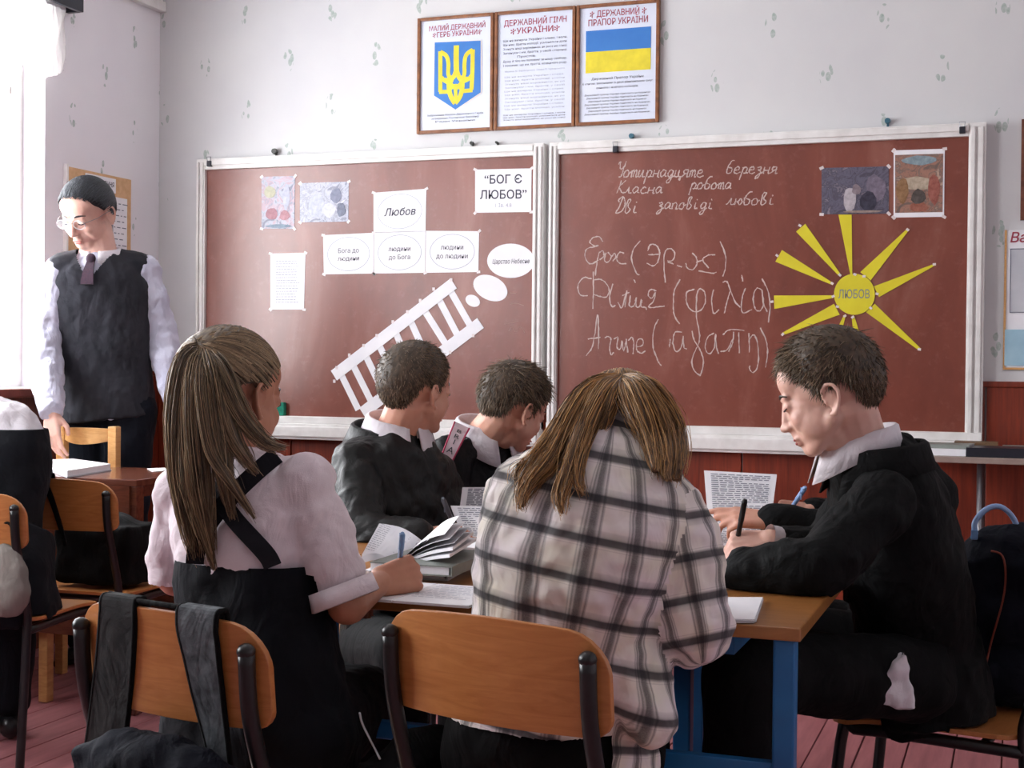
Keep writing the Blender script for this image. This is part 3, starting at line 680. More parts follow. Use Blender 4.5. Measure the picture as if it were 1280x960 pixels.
# ---- thought bubbles
def bubble(c, rx, rz, tilt, label, txt=None):
    o = P(*c); t = thing('thought_bubble', label, 'bubble', o, 'paper thought bubbles'); s = (D-BS)/ray(*c)[1]/FPX
    pts = []
    for k in range(36):
        a = k*2*PI/36; x_, z_ = rx*math.cos(a), rz*math.sin(a); pts.append(P(c[0]+x_*math.cos(tilt)-z_*math.sin(tilt), c[1]+x_*math.sin(tilt)+z_*math.cos(tilt), BS+.001))
    g = G().prism(pts, V3(0, -.0012, 0)); obj('sheet', g, 'paper', t)
    if txt: g = G(); text(g, txt, .027, P(c[0], c[1]+1, BS+.0028), RX, UZ, off=0, fit=.165, shear=.15); obj('lettering', g, 'ink', t)
bubble((638.5, 326), 29.5, 21.5, 0.0, 'largest oval paper bubble, reading Царство Небесне', 'Царство Небесне')
bubble((613, 360), 22.5, 15, .45, 'plain medium oval paper bubble below the lettered one')
bubble((591, 376), 9.5, 7, .5, 'smallest plain oval paper bubble at the ladder top')
# ---- yellow paper sun
z6 = lambda a, b: (955+a*.2083, 260+b*.2083)
sun = thing('paper_sun', 'yellow paper sun with ten rays reading Любов on the right board', 'decoration', P(*z6(545, 520)))
pts = [P(*z6(543+123*math.cos(k*PI/20), 518+123*math.sin(k*PI/20)), BS+.003) for k in range(40)]
g = G().prism(pts, V3(0, -.0012, 0)); obj('sun_disc', g, 'yellow', sun)
g = G(); text(g, 'ЛЮБОВ', .046, P(*z6(540, 520), BS+.0046), RX, UZ, off=0, fit=.118); obj('lettering', g, 'book_green', sun)
for r_ in [[(447, 40), (526, 40), (530, 400), (518, 400)], [(192, 142), (248, 95), (462, 400), (450, 408)], [(68, 322), (108, 252), (418, 452), (410, 462)], [(60, 525), (415, 524), (415, 540), (62, 606)],
           [(108, 750), (420, 575), (455, 640), (112, 764)], [(425, 755), (480, 640), (492, 645), (458, 768)], [(526, 650), (542, 648), (622, 905), (600, 900), (540, 800)], [(612, 625), (665, 575), (940, 842), (930, 855)],
           [(660, 470), (1030, 332), (1032, 342), (690, 535)], [(578, 385), (862, 122), (872, 130), (640, 435)]]:
    g = G().prism([P(*z6(*p), BS+.0012) for p in r_], V3(0, -.001, 0)); obj('sun_ray', g, 'yellow', sun)
for a in [(862, 130), (1022, 338), (932, 848), (112, 758), (48, 562), (78, 285), (215, 105), (408, 452), (455, 402), (415, 530), (532, 655), (485, 648), (600, 410), (678, 515), (640, 600), (545, 398), (440, 592)]:
    an = rnd.uniform(-.8, .8); gg = G().box(P(*z6(*a), BS+.005), (.012, .0006, .009), [[math.cos(an), 0, math.sin(an)], [0, 1, 0], [-math.sin(an), 0, math.cos(an)]]); obj('tape', gg, 'tape', sun)

# ---- three framed state posters
FX = [1.1*v for v in (-2.231, -1.909, -1.581, -1.258)]; fz0 = 1.17+(2.149-1.25)*1.1; fz1 = 1.17+(2.600-1.25)*1.1
def framed(i, label):
    x0, x1 = FX[i]+.002, FX[i+1]-.002; t = thing('framed_poster', label, 'poster', ((x0+x1)/2, D-.01, fz0), 'framed state symbol posters')
    f = .014
    g = G().bbox((x0+.005, D-.012, fz0+.005), (x1-.005, D, fz1-.005)); obj('poster_sheet', g, 'poster_paper', t)
    for a, b in (((x0, D-.022, fz0), (x0+f, D, fz1)), ((x1-f, D-.022, fz0), (x1, D, fz1)), ((x0+f, D-.022, fz0), (x1-f, D, fz0+f)), ((x0+f, D-.022, fz1-f), (x1-f, D, fz1))):
        g = G().bbox(a, b); obj('frame_strip', g, 'frame_wood', t, bev=.003)
    return t, x0+f, x1-f, fz0+f, fz1-f
def wtext(t, rows, m, name='lettering', **kw):
    g = G()
    for s, x_, z_, size, fit in rows: text(g, s, size, (x_, D-.0125, z_), RX, UZ, off=.0004, fit=fit, res=kw.get('res', 2))
    return obj(name, g, m, t)
t, xa, xb, za, zb_ = framed(0, 'framed poster with trident on blue shield, left of the three'); cx = (xa+xb)/2; hh = zb_-za; ww = xb-xa
wtext(t, [('МАЛИЙ ДЕРЖАВНИЙ', cx+.006, zb_-hh*.075, .03, ww*.80), ('✻ГЕРБ УКРАЇНИ✻', cx+.006, zb_-hh*.135, .03, ww*.70)], 'red_ink')
zz = lambda a, b: W(525+a*.10417, 50+b*.10417, .0135)
g = G().prism([zz(a, b)+V3(0, 0, 0) for a, b in [(165, 18), (742, -5), (742, 640), (425, 862), (155, 680)]], V3(0, -.0006, 0)); obj('shield_border', g, 'white_paint', t)
g = G().prism([zz(a, b)+V3(0, -.0008, 0) for a, b in [(178, 30), (728, 8), (728, 630), (425, 835), (170, 668)]], V3(0, -.0006, 0)); obj('shield', g, 'blue_print', t)
g = G(); yo = V3(0, -.0018, 0)
def tb(pts, w=18, n=16): g.tube([zz(*p)+yo for p in spline(pts, n)], w*.10417*.0050, 5, flat=(NY, .0004))
tb([(248, 135), (248, 400), (248, 622)], 20); tb([(638, 115), (632, 400), (622, 600)], 20); tb([(248, 140), (320, 190), (345, 280), (345, 420), (400, 470)], 19); tb([(636, 120), (560, 180), (538, 280), (535, 420), (490, 470)], 19)
tb([(232, 622), (340, 618)], 18); tb([(520, 612), (632, 600)], 18); tb([(442, 65), (440, 200), (442, 380)], 26); tb([(442, 360), (410, 440), (355, 500), (355, 600), (380, 690), (425, 760)], 22); tb([(442, 360), (470, 440), (510, 500), (508, 600), (480, 690), (425, 760)], 22)
tb([(262, 445), (300, 490), (360, 520), (400, 555), (430, 600), (430, 750)], 17); tb([(618, 430), (580, 475), (510, 510), (465, 555), (430, 600)], 17); tb([(350, 600), (430, 545), (510, 595)], 15); tb([(262, 480), (330, 470), (400, 500)], 12); tb([(610, 465), (550, 460), (490, 495)], 12)
obj('trident', g, 'yellow_print', t)
LOR = ['Зображення Малого Державного Герба', 'затверджено Постановою Верховної', 'Ради України']
wtext(t, [(s, cx, za+hh*(.135-.03*i), .011, ww*(.8-.12*i)) for i, s in enumerate(LOR)], 'ink', 'small_print', res=1)
t, xa, xb, za, zb_ = framed(1, 'framed poster of anthem text, middle of the three'); cx = (xa+xb)/2; ww = xb-xa
wtext(t, [('ДЕРЖАВНИЙ ГІМН', cx, zb_-hh*.08, .034, ww*.84), ('✻УКРАЇНИ✻', cx, zb_-hh*.155, .034, ww*.66)], 'red_ink')
HY = ['Ще не вмерла України і слава, і воля,', 'Ще нам, браття молодії, усміхнеться доля.', 'Згинуть наші воріженьки, як роса на сонці,', 'Запануєм і ми, браття, у своїй сторонці.', '        Приспів:', 'Душу й тіло ми положим за нашу свободу,', 'І покажем, що ми, браття, козацького роду.']
wtext(t, [(s, cx-(ww*.18 if i == 4 else 0), zb_-hh*(.235+.037*i), .0125, ww*(.25 if i == 4 else .86)) for i, s in enumerate(HY)], 'ink', 'small_print', res=1)
g = G()
wtext(t, [('Музика М. Вербицького. Слова П. Чубинського', cx, zb_-hh*.51, .009, ww*.8)]+[(HY[i % 4][:30], cx, zb_-hh*(.56+.032*i), .009, ww*.8) for i in range(10)], 'ink_pale', 'faint_print', res=1)
wtext(t, [(HY[i], cx, za+hh*(.10-.022*i), .008, ww*.84) for i in (0, 1, 2)], 'ink', 'small_print', res=1)
t, xa, xb, za, zb_ = framed(2, 'framed poster with blue and yellow flag, right of the three'); cx = (xa+xb)/2; ww = xb-xa
wtext(t, [('✻ ДЕРЖАВНИЙ ✻', cx, zb_-hh*.06, .036, ww*.74), ('ПРАПОР УКРАЇНИ', cx, zb_-hh*.135, .036, ww*.78)], 'red_ink')
f0, f1, fm, fb = xa+ww*.08, xb-ww*.07, zb_-hh*.20, zb_-hh*.57
g = G().bbox((f0, D-.0135, (fm+fb)/2), (f1, D-.012, fm)); obj('flag_blue_stripe', g, 'blue_print', t)
g = G().bbox((f0, D-.0135, fb), (f1, D-.012, (fm+fb)/2)); obj('flag_yellow_stripe', g, 'yellow_print', t)
wtext(t, [('Державний Прапор України', cx, zb_-hh*.625, .013, ww*.68), ('є стягом, виконаним із двох рівновеликих смуг', cx, zb_-hh*.665, .012, ww*.92), ('синього і жовтого кольорів.', cx, zb_-hh*.705, .012, ww*.55)], 'ink', res=1)
wtext(t, [('Державний прапор України піднімають на будинках', cx, zb_-hh*(.765+.028*i), .009, ww*(.86-.1*(i % 3)*.5)) for i in range(7)], 'ink', 'small_print', res=1)

# ---- clips and pins along the board tops
def clip(px, py, label, m='book_black', big=1.0):
    c = W(px, py, .05); t = thing('binder_clip', label, 'clip', c, 'clips on the board tops')
    g = G().box(c, (.022*big, .03, .026*big)); obj('clip_body', g, m, t, bev=.003)
    g = G().tube([c+V3(-.008, -.012, .01), c+V3(-.01, -.014, .03*big), c+V3(.01, -.014, .03*big), c+V3(.008, -.012, .01)], .0015, 6); obj('clip_handle', g, 'steel', t)
clip(263, 205, 'dark clip at the outer top corner of the left chalkboard'); clip(770, 187, 'black clip on the right board above the date line'); clip(1203, 163, 'black clip at the outer top corner of the right chalkboard')
def pin(px, py, m, label, r=.013):
    c = W(px, py, .0); g = G().tube([c, c+V3(0, -.012, 0), c+V3(0, -.016, 0), c+V3(0, -.03, 0)], [r*.5, r*.5, r, r*.8], 12)
    g.bbox(c+V3(-.004, -.008, -.02), c+V3(.004, -.002, 0))
    tag(obj('wall_hook', g, m, smooth=False), label, 'hook', 'hooks on the wall above the boards')
M['pin_teal'] = mat('pin_teal', (60, 110, 130), .4); M['pin_dark'] = mat('pin_dark', (60, 62, 58), .5)
pin(346, 190, 'pin_dark', 'dark round hook above the left end of the left board', .014); pin(592, 180, 'pin_dark', 'small dark hook above the left board, below the trident poster', .009); pin(623, 179, 'pin_dark', 'tiny hook above the left board, below the anthem poster', .006)
pin(791, 171, 'pin_teal', 'teal round hook below the flag poster', .012); pin(1110, 152, 'pin_teal', 'blue round hook above the right end of the right board', .012)
c = W(350, 526, .047); g = G().bbox((c[0]-.035, D-.0595, zbi+.0005), (c[0]+.025, D-.0335, zbi+.06)); tag(obj('chalk_sponge', g, 'green_sponge', bev=.006), 'green sponge standing on the left chalkboard ledge', 'sponge')

# ---- poster at the right edge of the frame, second frame edge above it
A0 = W(1256, 288); B0 = W(1252, 462)
t = thing('wall_chart', 'pale wall chart with red heading, cut by the right edge', 'poster', (A0[0]+.2, D-.005, B0[2]))
g = G().bbox((A0[0], D-.006, B0[2]), (A0[0]+.42, D, A0[2])); obj('chart_sheet', g, 'paper', t)
g = G().bbox((A0[0], D-.010, B0[2]), (A0[0]+.008, D, A0[2])); g.bbox((A0[0]+.412, D-.010, B0[2]), (A0[0]+.42, D, A0[2])); g.bbox((A0[0]+.008, D-.010, B0[2]), (A0[0]+.412, D, B0[2]+.008)); obj('chart_edge', g, 'light_wood', t)
g = G(); text(g, 'Варіанти', .052, (A0[0]+.016, D-.0075, A0[2]-.03), RX, UZ, align='LEFT', off=0, shear=.2); obj('heading', g, 'red_ink', t)
a = W(1263, 311); b = W(1263, 391)
g = G().bbox((a[0], D-.0085, b[2]), (a[0]+.3, D-.006, a[2])); obj('framed_page', g, 'paper_grey', t)
g = G(); 
for p_, q_ in (((a[0], a[2]-.003), (a[0]+.3, a[2])), ((a[0], b[2]), (a[0]+.3, b[2]+.003)), ((a[0], b[2]), (a[0]+.003, a[2]))): g.bbox((p_[0], D-.0095, p_[1]), (q_[0], D-.0085, q_[1]))
obj('page_border', g, 'ink_soft', t)
M['pale_blue'] = mat('pale_blue_sheet', (170, 204, 220), .5, (150, 188, 208), 12)
a = W(1256, 412); b = W(1256, 457); g = G().bbox((a[0], D-.012, b[2]), (a[0]+.075, D-.0062, a[2])); obj('pocket', g, 'pale_blue', t); g = G().bbox((a[0]+.08, D-.012, b[2]), (a[0]+.155, D-.0062, a[2])); obj('pocket', g, 'pale_blue', t)
a = W(1277, 150); b = W(1277, 276); t = thing('framed_picture', 'dark-framed picture just inside the right edge', 'picture', (a[0]+.2, D-.01, b[2]))
g = G().bbox((a[0], D-.02, b[2]), (a[0]+.02, D, a[2])); g.bbox((a[0]+.38, D-.02, b[2]), (a[0]+.4, D, a[2])); g.bbox((a[0]+.02, D-.02, b[2]), (a[0]+.38, D, b[2]+.02)); g.bbox((a[0]+.02, D-.02, a[2]-.02), (a[0]+.38, D, a[2])); obj('frame', g, 'dark_wood', t, bev=.002)
g = G().bbox((a[0]+.02, D-.012, b[2]+.02), (a[0]+.38, D, a[2]-.02)); obj('picture_sheet', g, 'print_d', t)

# ---- notice board on the left wall, behind the teacher
def LW(px, py, o): return WLft(px, py, o)
a = LW(84, 208, .01); b = LW(163, 222, .01); zlo = a[2]-.52
t = thing('notice_board', 'cork-coloured notice board with white sheets on the left wall', 'notice board', (XL+.01, (a[1]+b[1])/2, zlo))
M['cork'] = mat('cork', (222, 182, 140), .8, (206, 164, 120), 40)
g = G().bbox((XL, a[1], zlo), (XL+.014, b[1], a[2])); obj('backing', g, 'cork', t)
g = G().bbox((XL, a[1]-.012, zlo), (XL+.018, a[1], a[2]+.01)); obj('edge_strip', g, 'white_paint', t)
wd_ = b[1]-a[1]
g = G().bbox((XL+.014, a[1]+wd_*.26, a[2]-.075), (XL+.016, a[1]+wd_*.74, a[2]-.012)); obj('heading_card', g, 'paper', t)
g = G(); text(g, 'ОГОЛОШЕННЯ', .03, (XL+.0165, a[1]+wd_*.5, a[2]-.042), V3(0, 1, 0), UZ, off=.0004, fit=wd_*.42); obj('heading', g, 'ink', t)
g = G().bbox((XL+.014, a[1]+wd_*.3, zlo+.02), (XL+.016, b[1]-wd_*.07, a[2]-.09)); obj('notice_sheet', g, 'paper', t)
g = G()
for i in range(14):
    zz_ = a[2]-.12-.026*i; yy = a[1]+wd_*.36
    while yy < b[1]-wd_*.12: w_ = rnd.uniform(.01, .04); g.add([(XL+.0165, yy, zz_), (XL+.0165, yy+w_, zz_), (XL+.0165, yy+w_, zz_+.004), (XL+.0165, yy, zz_+.004)], [(0, 1, 2, 3)]); yy += w_+.012
obj('small_print', g, 'ink_soft', t)
# ================================================================ tables
TH = .75
fr = T(1001, 786, TH)                      # front right corner of the pupils' table
TX1, TY0 = fr[0], fr[1]
def table(x0, x1, y0, y1, h, label, top='table_wood', legm='blue_metal', rail=None, group=None, stretch=True, lw=.036, skirt=None, back_in=0, front_in=0):
    t = thing('school_table', label, 'table', ((x0+x1)/2, (y0+y1)/2, 0), group)
    g = G().bbox((x0, y0, h-.022), (x1, y1, h)); obj('tabletop', g, top, t, bev=.003)
    i = .028
    for x in (x0+i, x1-i):
        for y in (y0+i, y1-i):
            if y > y0+i and x > x0+i: x -= back_in
            if y == y0+i and x > x0+i: x -= front_in
            g = G().box((x, y, (h-.022)/2), (lw, lw, h-.022)); obj('leg', g, legm, t, bev=.004)
    a = lw/2
    for y in ((y0+i, y1-i) if skirt else (y1-i,)):
        g = G().bbox((x0+i+a, y-.012, h-.06), (x1-i-a-(back_in if y > y0+i else front_in), y+.012, h-.022)); obj('apron_rail', g, legm, t)
    for x in (x0+i, x1-i-max(back_in, front_in)):
        g = G().bbox((x-.012, y0+i+a, h-.06), (x+.012, y1-i-a, h-.022)); obj('apron_rail', g, legm, t)
    if rail:
        g = G().bbox((x0+i+a, y0+i-.011, rail-.016), (x1-i-a, y0+i+.011, rail+.016)); obj('foot_rail', g, legm, t, bev=.003)
    if skirt: g = G().bbox((x0+i, y0+i-.03, .25), (x1-i, y0+i-.012, h-.022)); obj('modesty_panel', g, skirt, t)
    return t
zr_ = (K(900, 938, K.__call__ and 2.37)[2])
RAILH = K(910, 942, 2.40)[2]
tA = table(TX1-1.12, TX1, TY0, TY0+.5, TH, 'nearest brown-topped table with blue metal legs', rail=RAILH, group='pupils tables pushed together', back_in=.10)
YB = TY0+.51
def xat(px, y): r = ray(px, 800); r2 = ray(px, 560); rr = r; return CP[0]+rr[0]*(y-CP[1])/rr[1]
xl_, xr_ = xat(410, YB+.03), xat(815, YB+.03)
tB = table(xl_-.028, xr_+.028, YB, YB+.5, TH, 'brown table with blue legs, under the books of the two boys', group='pupils tables pushed together')
tC = table(xr_+.04, TX1, YB, YB+.5, TH, 'small brown table under the propped-up book, beyond the boy on the right', group='pupils tables pushed together', back_in=.16, front_in=.13)
# teacher-side table at the left, dark and glossy
cR = K(171, 600, 4.6); LH = cR[2]
tL = table(cR[0]-1.15, cR[0], cR[1], cR[1]+.46, LH, 'dark glossy wooden table in front of the standing teacher', top='dark_wood', legm='dark_wood', lw=.045, skirt='dark_wood')
# high desk along the wall at the right with stacked books
a = K(1140, 566, 5.02); SH = a[2]-.005
sx0 = a[0]-.05; sy0 = D-.42
t = thing('side_desk', 'narrow high desk against the wall at the right, strewn with books', 'desk', (sx0+.6, sy0+.2, 0))
g = G().bbox((sx0, sy0, SH-.022), (sx0+1.3, D-.095, SH)); obj('desk_top', g, 'desk_grey', t, bev=.003)
xg = xat(1222, sy0+.04)
for x in (xg, sx0+1.24):
    for y in (sy0+.04, D-.14):
        g = G().tube([(x, y, SH-.022), (x, y, 0)], .011, 8); obj('leg', g, 'pale_metal' if 'pale_metal' in M else 'steel', t, smooth=True)

# ================================================================ chairs
def make_chair(label, group=None, frame='black_metal'):
    """sitter faces +Y; floor at z=0"""
    t = thing('school_chair', label, 'chair', (0, 0, 0), group)
    # bent plywood backrest with rounded corners
    W_, H_, th = .195, .073, .010; zc = .722; n = 22
    out = []
    def pl(x, z):      # back surface, curved round the sitter, leaning
        return V3(x, -.205-.030*(1-(x/W_)**2)-(z-.45)*.10, z)
    def outline():
        pts = []; r = .055
        for sx, sz, a0 in ((1, 1, 0), (-1, 1, 90), (-1, -1, 180), (1, -1, 270)):
            for k in range(7):
                a = math.radians(a0+k*15); rr = r if sz > 0 else .03
                pts.append((sx*(W_-rr)+rr*math.cos(a), sz*(H_-rr)+rr*math.sin(a)))
        return pts
    # grid approach: columns across
    nx = 25; nz_ = 9; vs = []
    for s_ in (0, 1):
        for i in range(nx):
            u = -1+2*i/(nx-1); u = math.sin(u*PI/2)*.999; x = u*W_
            def ext(r): 
                d = abs(x)-(W_-r)
                return r-math.sqrt(max(0, r*r-d*d)) if d > 0 else 0
            ztop = H_+.014*(1-u*u)-ext(.06); zbot = -H_+ext(.03)+.008*(1-u*u)*0
            for j in range(nz_):
                z_ = zbot+(ztop-zbot)*j/(nz_-1); p = pl(x, zc+z_); vs.append(p+V3(0, -th*s_, 0))
    fs = []; N = nx*nz_
    for i in range(nx-1):
        for j in range(nz_-1):
            a = i*nz_+j; b = a+nz_; fs.append((a, b, b+1, a+1)); fs.append((a+N, a+1+N, b+1+N, b+N))
    for i in range(nx-1):
        for j in (0, nz_-1):
            a = i*nz_+j; fs.append((a, a+nz_, a+nz_+N, a+N))
    for j in range(nz_-1):
        for i in (0, nx-1):
            a = i*nz_+j; fs.append((a, a+1, a+1+N, a+N))
    g = G().add(vs, fs); bo = obj('backrest', g, 'ply', t, smooth=False, bev=.002)
    # seat
    nx, ny = 15, 13; vs = []; sw, sd = .19, .19
    for s_ in (0, 1):
        for i in range(nx):
            u = math.sin((-1+2*i/(nx-1))*PI/2); x = u*sw; e = (.04-math.sqrt(max(0, .0016-(max(0, abs(x)-(sw-.04)))**2)))
            for j in range(ny):
                v = -1+2*j/(ny-1); y = v*(sd-e); vs.append((x, y, .452-.012*(1-u*u)*(1-v*v)-.012*max(0, v)**3-.010*s_))
    N = nx*ny; fs = []
    for i in range(nx-1):
        for j in range(ny-1):
            a = i*ny+j; b = a+ny; fs.append((a, b, b+1, a+1)); fs.append((a+N, a+1+N, b+1+N, b+N))
    for i in range(nx-1):
        for j in (0, ny-1): a = i*ny+j; fs.append((a, a+ny, a+ny+N, a+N))
    for j in range(ny-1):
        for i in (0, nx-1): a = i*ny+j; fs.append((a, a+1, a+1+N, a+N))
    g = G().add(vs, fs); obj('seat', g, 'ply', t, bev=.002)
    for s_ in (-1, 1):
        x = s_*.172
        yb = pl(x, .76)[1]-th-.014
        g = G().tube(spline([(x, yb, .765), (x, yb+.012, .66), (x, -.205, .50), (x, -.20, .40), (x, -.235, .012)], 22), .0125, 10)
        g.ell((x, yb, .765), (.0135, .0135, .012)); obj('back_post', g, frame, t, smooth=True)
        g = G().tube(spline([(x, -.20, .418), (x, 0, .422), (x, .13, .420), (x, .165, .40), (x*1.02, .20, .012)], 22), .0125, 10); obj('side_frame', g, frame, t, smooth=True)
    for y, z in ((-.12, .422), (.10, .420)):
        g = G().tube([(-.172, y, z), (.172, y, z)], .010, 8); obj('cross_tube', g, frame, t, smooth=True)
    for s_ in (-1, 1):
        for y in (-.235, .20):
            g = G().tube([(s_*.172*(1.02 if y > 0 else 1), y, .016), (s_*.172*(1.02 if y > 0 else 1), y, 0)], .0155, 10); obj('foot_cap', g, 'black_plastic', t)
    return t
def put(t, x, y, deg, label=None, group='plywood chairs with black tube frames'):
    t.location = (x, y, 0); t.rotation_euler = (0, 0, math.radians(deg)); WLOC[t.name] = np.array([x, y, 0.])
    if label: t['label'] = label
    t['group'] = group
    return t
def chair_from_plate(px, py, z, deg):        # place so that the backrest's top centre lands there
    p = K(px, py, z); a = math.radians(deg); by = -.27
    return p[0]+by*math.sin(a), p[1]-by*math.cos(a)
ch0 = make_chair('')
x, y = chair_from_plate(604, 766, 2.02, -13); put(ch0, x, y, -13, 'plywood chair in the front centre, under the girl in the plaid shirt'); CH2 = (x, y)
c = copy_tree(ch0); x, y = chair_from_plate(198, 732, 2.05, -13); put(c, x, y, -13, 'plywood chair hung with grey backpack straps, under the ponytailed girl'); CH1 = (x, y)
c = copy_tree(ch0); x, y = chair_from_plate(68, 602, 4.3, 0); put(c, x, y, 2, 'plywood chair with a black bag, at the dark table'); CH3 = (x, y)
c = copy_tree(ch0); x, y = chair_from_plate(-54, 624, 3.85, 8); put(c, x, y, 8, 'plywood chair cut by the left edge, under the leaning pupil'); CH4 = (x, y)
# right boy's chair faces left
p = K(1165, 872, 3.0); c = copy_tree(ch0); put(c, p[0]+.02, p[1], 80, 'plywood chair under the boy in black at the right'); CH5 = (p[0], p[1])
# chairs the two boys sit on
p = K(492, 800, 3.80); c = copy_tree(ch0); put(c, p[0], p[1]+.0, 180, 'chair of the boy in the smooth black jacket, behind the table'); CH6 = (p[0], p[1])
p = K(640, 800, 4.15); c = copy_tree(ch0); put(c, p[0], p[1], 180, 'chair of the boy with the lettered jacket, behind the table'); CH7 = (p[0], p[1])
# teacher's wooden chair
wc = thing('wooden_chair', 'pale wooden chair with curved top rail behind the dark table', 'chair', (0, 0, 0))
pr_ = K(143, 545, 5.15); pl_ = K(60, 545, 5.15); xw = (pr_[0]+pl_[0])/2; yw = pr_[1]; hw = (pr_[0]-pl_[0])/2
ztop = K(143, 533, 5.15)[2]; zrt = K(110, 536, 5.15)[2]; zrb = K(110, 551, 5.15)[2]
for s_ in (-1, 1):
    g = G().bbox((s_*hw-.018, -.016, 0), (s_*hw+.018, .016, ztop)); obj('back_post', g, 'light_wood', wc, bev=.004)
    g = G().bbox((s_*hw-.018, .36, 0), (s_*hw+.018, .396, .43)); obj('front_leg', g, 'light_wood', wc, bev=.004)
    g = G().bbox((s_*hw-.01, .016, .38), (s_*hw+.01, .36, .43)); obj('side_rail', g, 'light_wood', wc)
pts_t = []; n = 16
vs = []
for i in range(n):
    u = -1+2*i/(n-1); xx = u*(hw-.018); yy = -.03*(1-u*u)*-1
    up_ = .012*(1-u*u)*.3; dn = .014*(1-u*u)
    for (dy, zv) in ((-.010, zrt+up_), (.010, zrt+up_), (.010, zrb-dn), (-.010, zrb-dn)): vs.append((xx, yy+dy, zv))
g = G(); g.rings([np.array(vs[4*i:4*i+4]) for i in range(n)]); obj('top_rail', g, 'light_wood', wc)
g = G().bbox((-hw+.018, -.008, .60), (hw-.018, .008, .64)); obj('lower_rail', g, 'light_wood', wc, bev=.003)
g = G().bbox((-hw-.02, -.01, .43), (hw+.02, .40, .452)); obj('seat', g, 'light_wood', wc, bev=.004)
wc.location = (xw, yw, 0); wc.rotation_euler = (0, 0, PI)
# ================================================================ figures
def frame(fwd, up=(0, 0, 1)):
    f = nz(fwd); u = nz(np.asarray(up, float)-f*np.dot(up, f)); r = np.cross(f, u); return np.array([r, f, u]).T      # columns right, forward, up
class Head:
    def __init__(s, c, fwd, up=(0, 0, 1), sc=1.0): s.c = np.asarray(c, float); s.R = frame(fwd, up); s.s = sc
    def t(s, p): return s.c+s.R @ (np.asarray(p, float)*s.s)
    def e(s, g, c, r, nu=18, nv=12, rot=None): g.ell(s.t(c), np.array(r)*s.s, s.R if rot is None else s.R @ rot, nu, nv)
    def k(s, g, a, ra, b, rb): g.cap(s.t(a), ra*s.s, s.t(b), rb*s.s, 12)
def add_head(g, h, neck, nose=1.0, jaw=1.0, lid=.55):
    h.e(g, (0, -.012, .022), (.073, .092, .080)); h.e(g, (0, .035, -.026), (.058, .052, .070)); h.e(g, (0, .022, -.070), (.047*jaw, .055, .036)); h.e(g, (0, .045, .040), (.060, .042, .044))
    h.e(g, (0, .064, -.095), (.020*jaw, .018, .017)); h.e(g, (0, .040, -.060), (.050*jaw, .040, .042))
    for s_ in (-1, 1):
        h.k(g, (s_*.050*jaw, -.002, -.050), .018, (s_*.018*jaw, .054, -.094), .018); h.e(g, (s_*.040, .028, -.048), (.022, .040, .036))
        h.e(g, (s_*.034, .058, -.034), (.022, .021, .024)); h.k(g, (s_*.012, .0825, .012), .0080, (s_*.036, .0735, .014), .0078)
        h.e(g, (s_*.031, .0735, -.004), (.0155, .0125, .0115))                     # closed-down lids over the eyeballs
        h.e(g, (s_*.0105, .092, -.043), (.0075, .010, .0065))
        # ear: rim, lobe, bowl
        ex = .074; P_ = [(.012, .006), (.009, .022), (-.002, .031), (-.015, .027), (-.021, .012), (-.018, -.004), (-.010, -.018), (-.001, -.028), (.006, -.026)]
        pts = [h.t((s_*(ex+.004+.012*min(1, max(0, (.012-y_)/.03))), -.012+y_, -.018+z_)) for y_, z_ in P_]
        g.chain(pts, [x*h.s for x in (.0042, .0045, .0045, .0045, .0045, .0042, .0045, .0055, .005)], 8)
        h.e(g, (s_*(ex+.003), -.017, -.018), (.005, .013, .023)); h.e(g, (s_*(ex+.004), -.003, -.020), (.005, .004, .006))
    h.k(g, (0, .083, .006), .0078, (0, .094+.012*(nose-1), -.030), .0095); h.e(g, (0, .099+.014*(nose-1), -.041), (.0105, .0115, .0095))
    h.k(g, (0, .080, -.058), .014, (0, .078, -.062), .014)
    h.e(g, (0, .084, -.068), (.020, .008, .0055)); h.e(g, (0, .082, -.079), (.017, .008, .006))
    a = h.t((0, -.028, -.045)); a2 = h.t((0, .008, -.070)); n = np.asarray(neck)
    g.cap(a, .054*h.s, n, .058*h.s); g.cap(a2, .044*h.s, n+(h.R[:, 1]*.012), .050*h.s)
def face_parts(h, root, brow_m='hair_dark', down=True):
    g = G(); h.e(g, (0, .0885, -.0690), (.0175, .0042, .0036)); h.e(g, (0, .0870, -.0768), (.0150, .0045, .0042)); obj('lips', g, 'lips', root, smooth=True)
    for s_ in (-1, 1):
        g = G(); pts = [h.t((s_*x_, y_, z_)) for x_, y_, z_ in ((.014, .0895, .016), (.026, .0860, .0195), (.038, .0795, .019), (.047, .0690, .015))]
        g.tube(spline(pts, 8), np.array([.002, .003, .0034, .0034, .003, .0026, .002, .001])*h.s, 6, flat=(h.R[:, 1], .0014)); obj('eyebrow', g, brow_m, root)
        g = G(); pts = [h.t((s_*x_, y_, z_)) for x_, y_, z_ in ((.018, .0825, -.0065), (.026, .0862, -.0095), (.036, .0845, -.0095), (.045, .077, -.006))]
        g.tube(spline(pts, 8), np.array([.001, .0018, .0022, .0022, .0022, .002, .0016, .001])*h.s, 5); obj('eyelash', g, 'book_black', root)
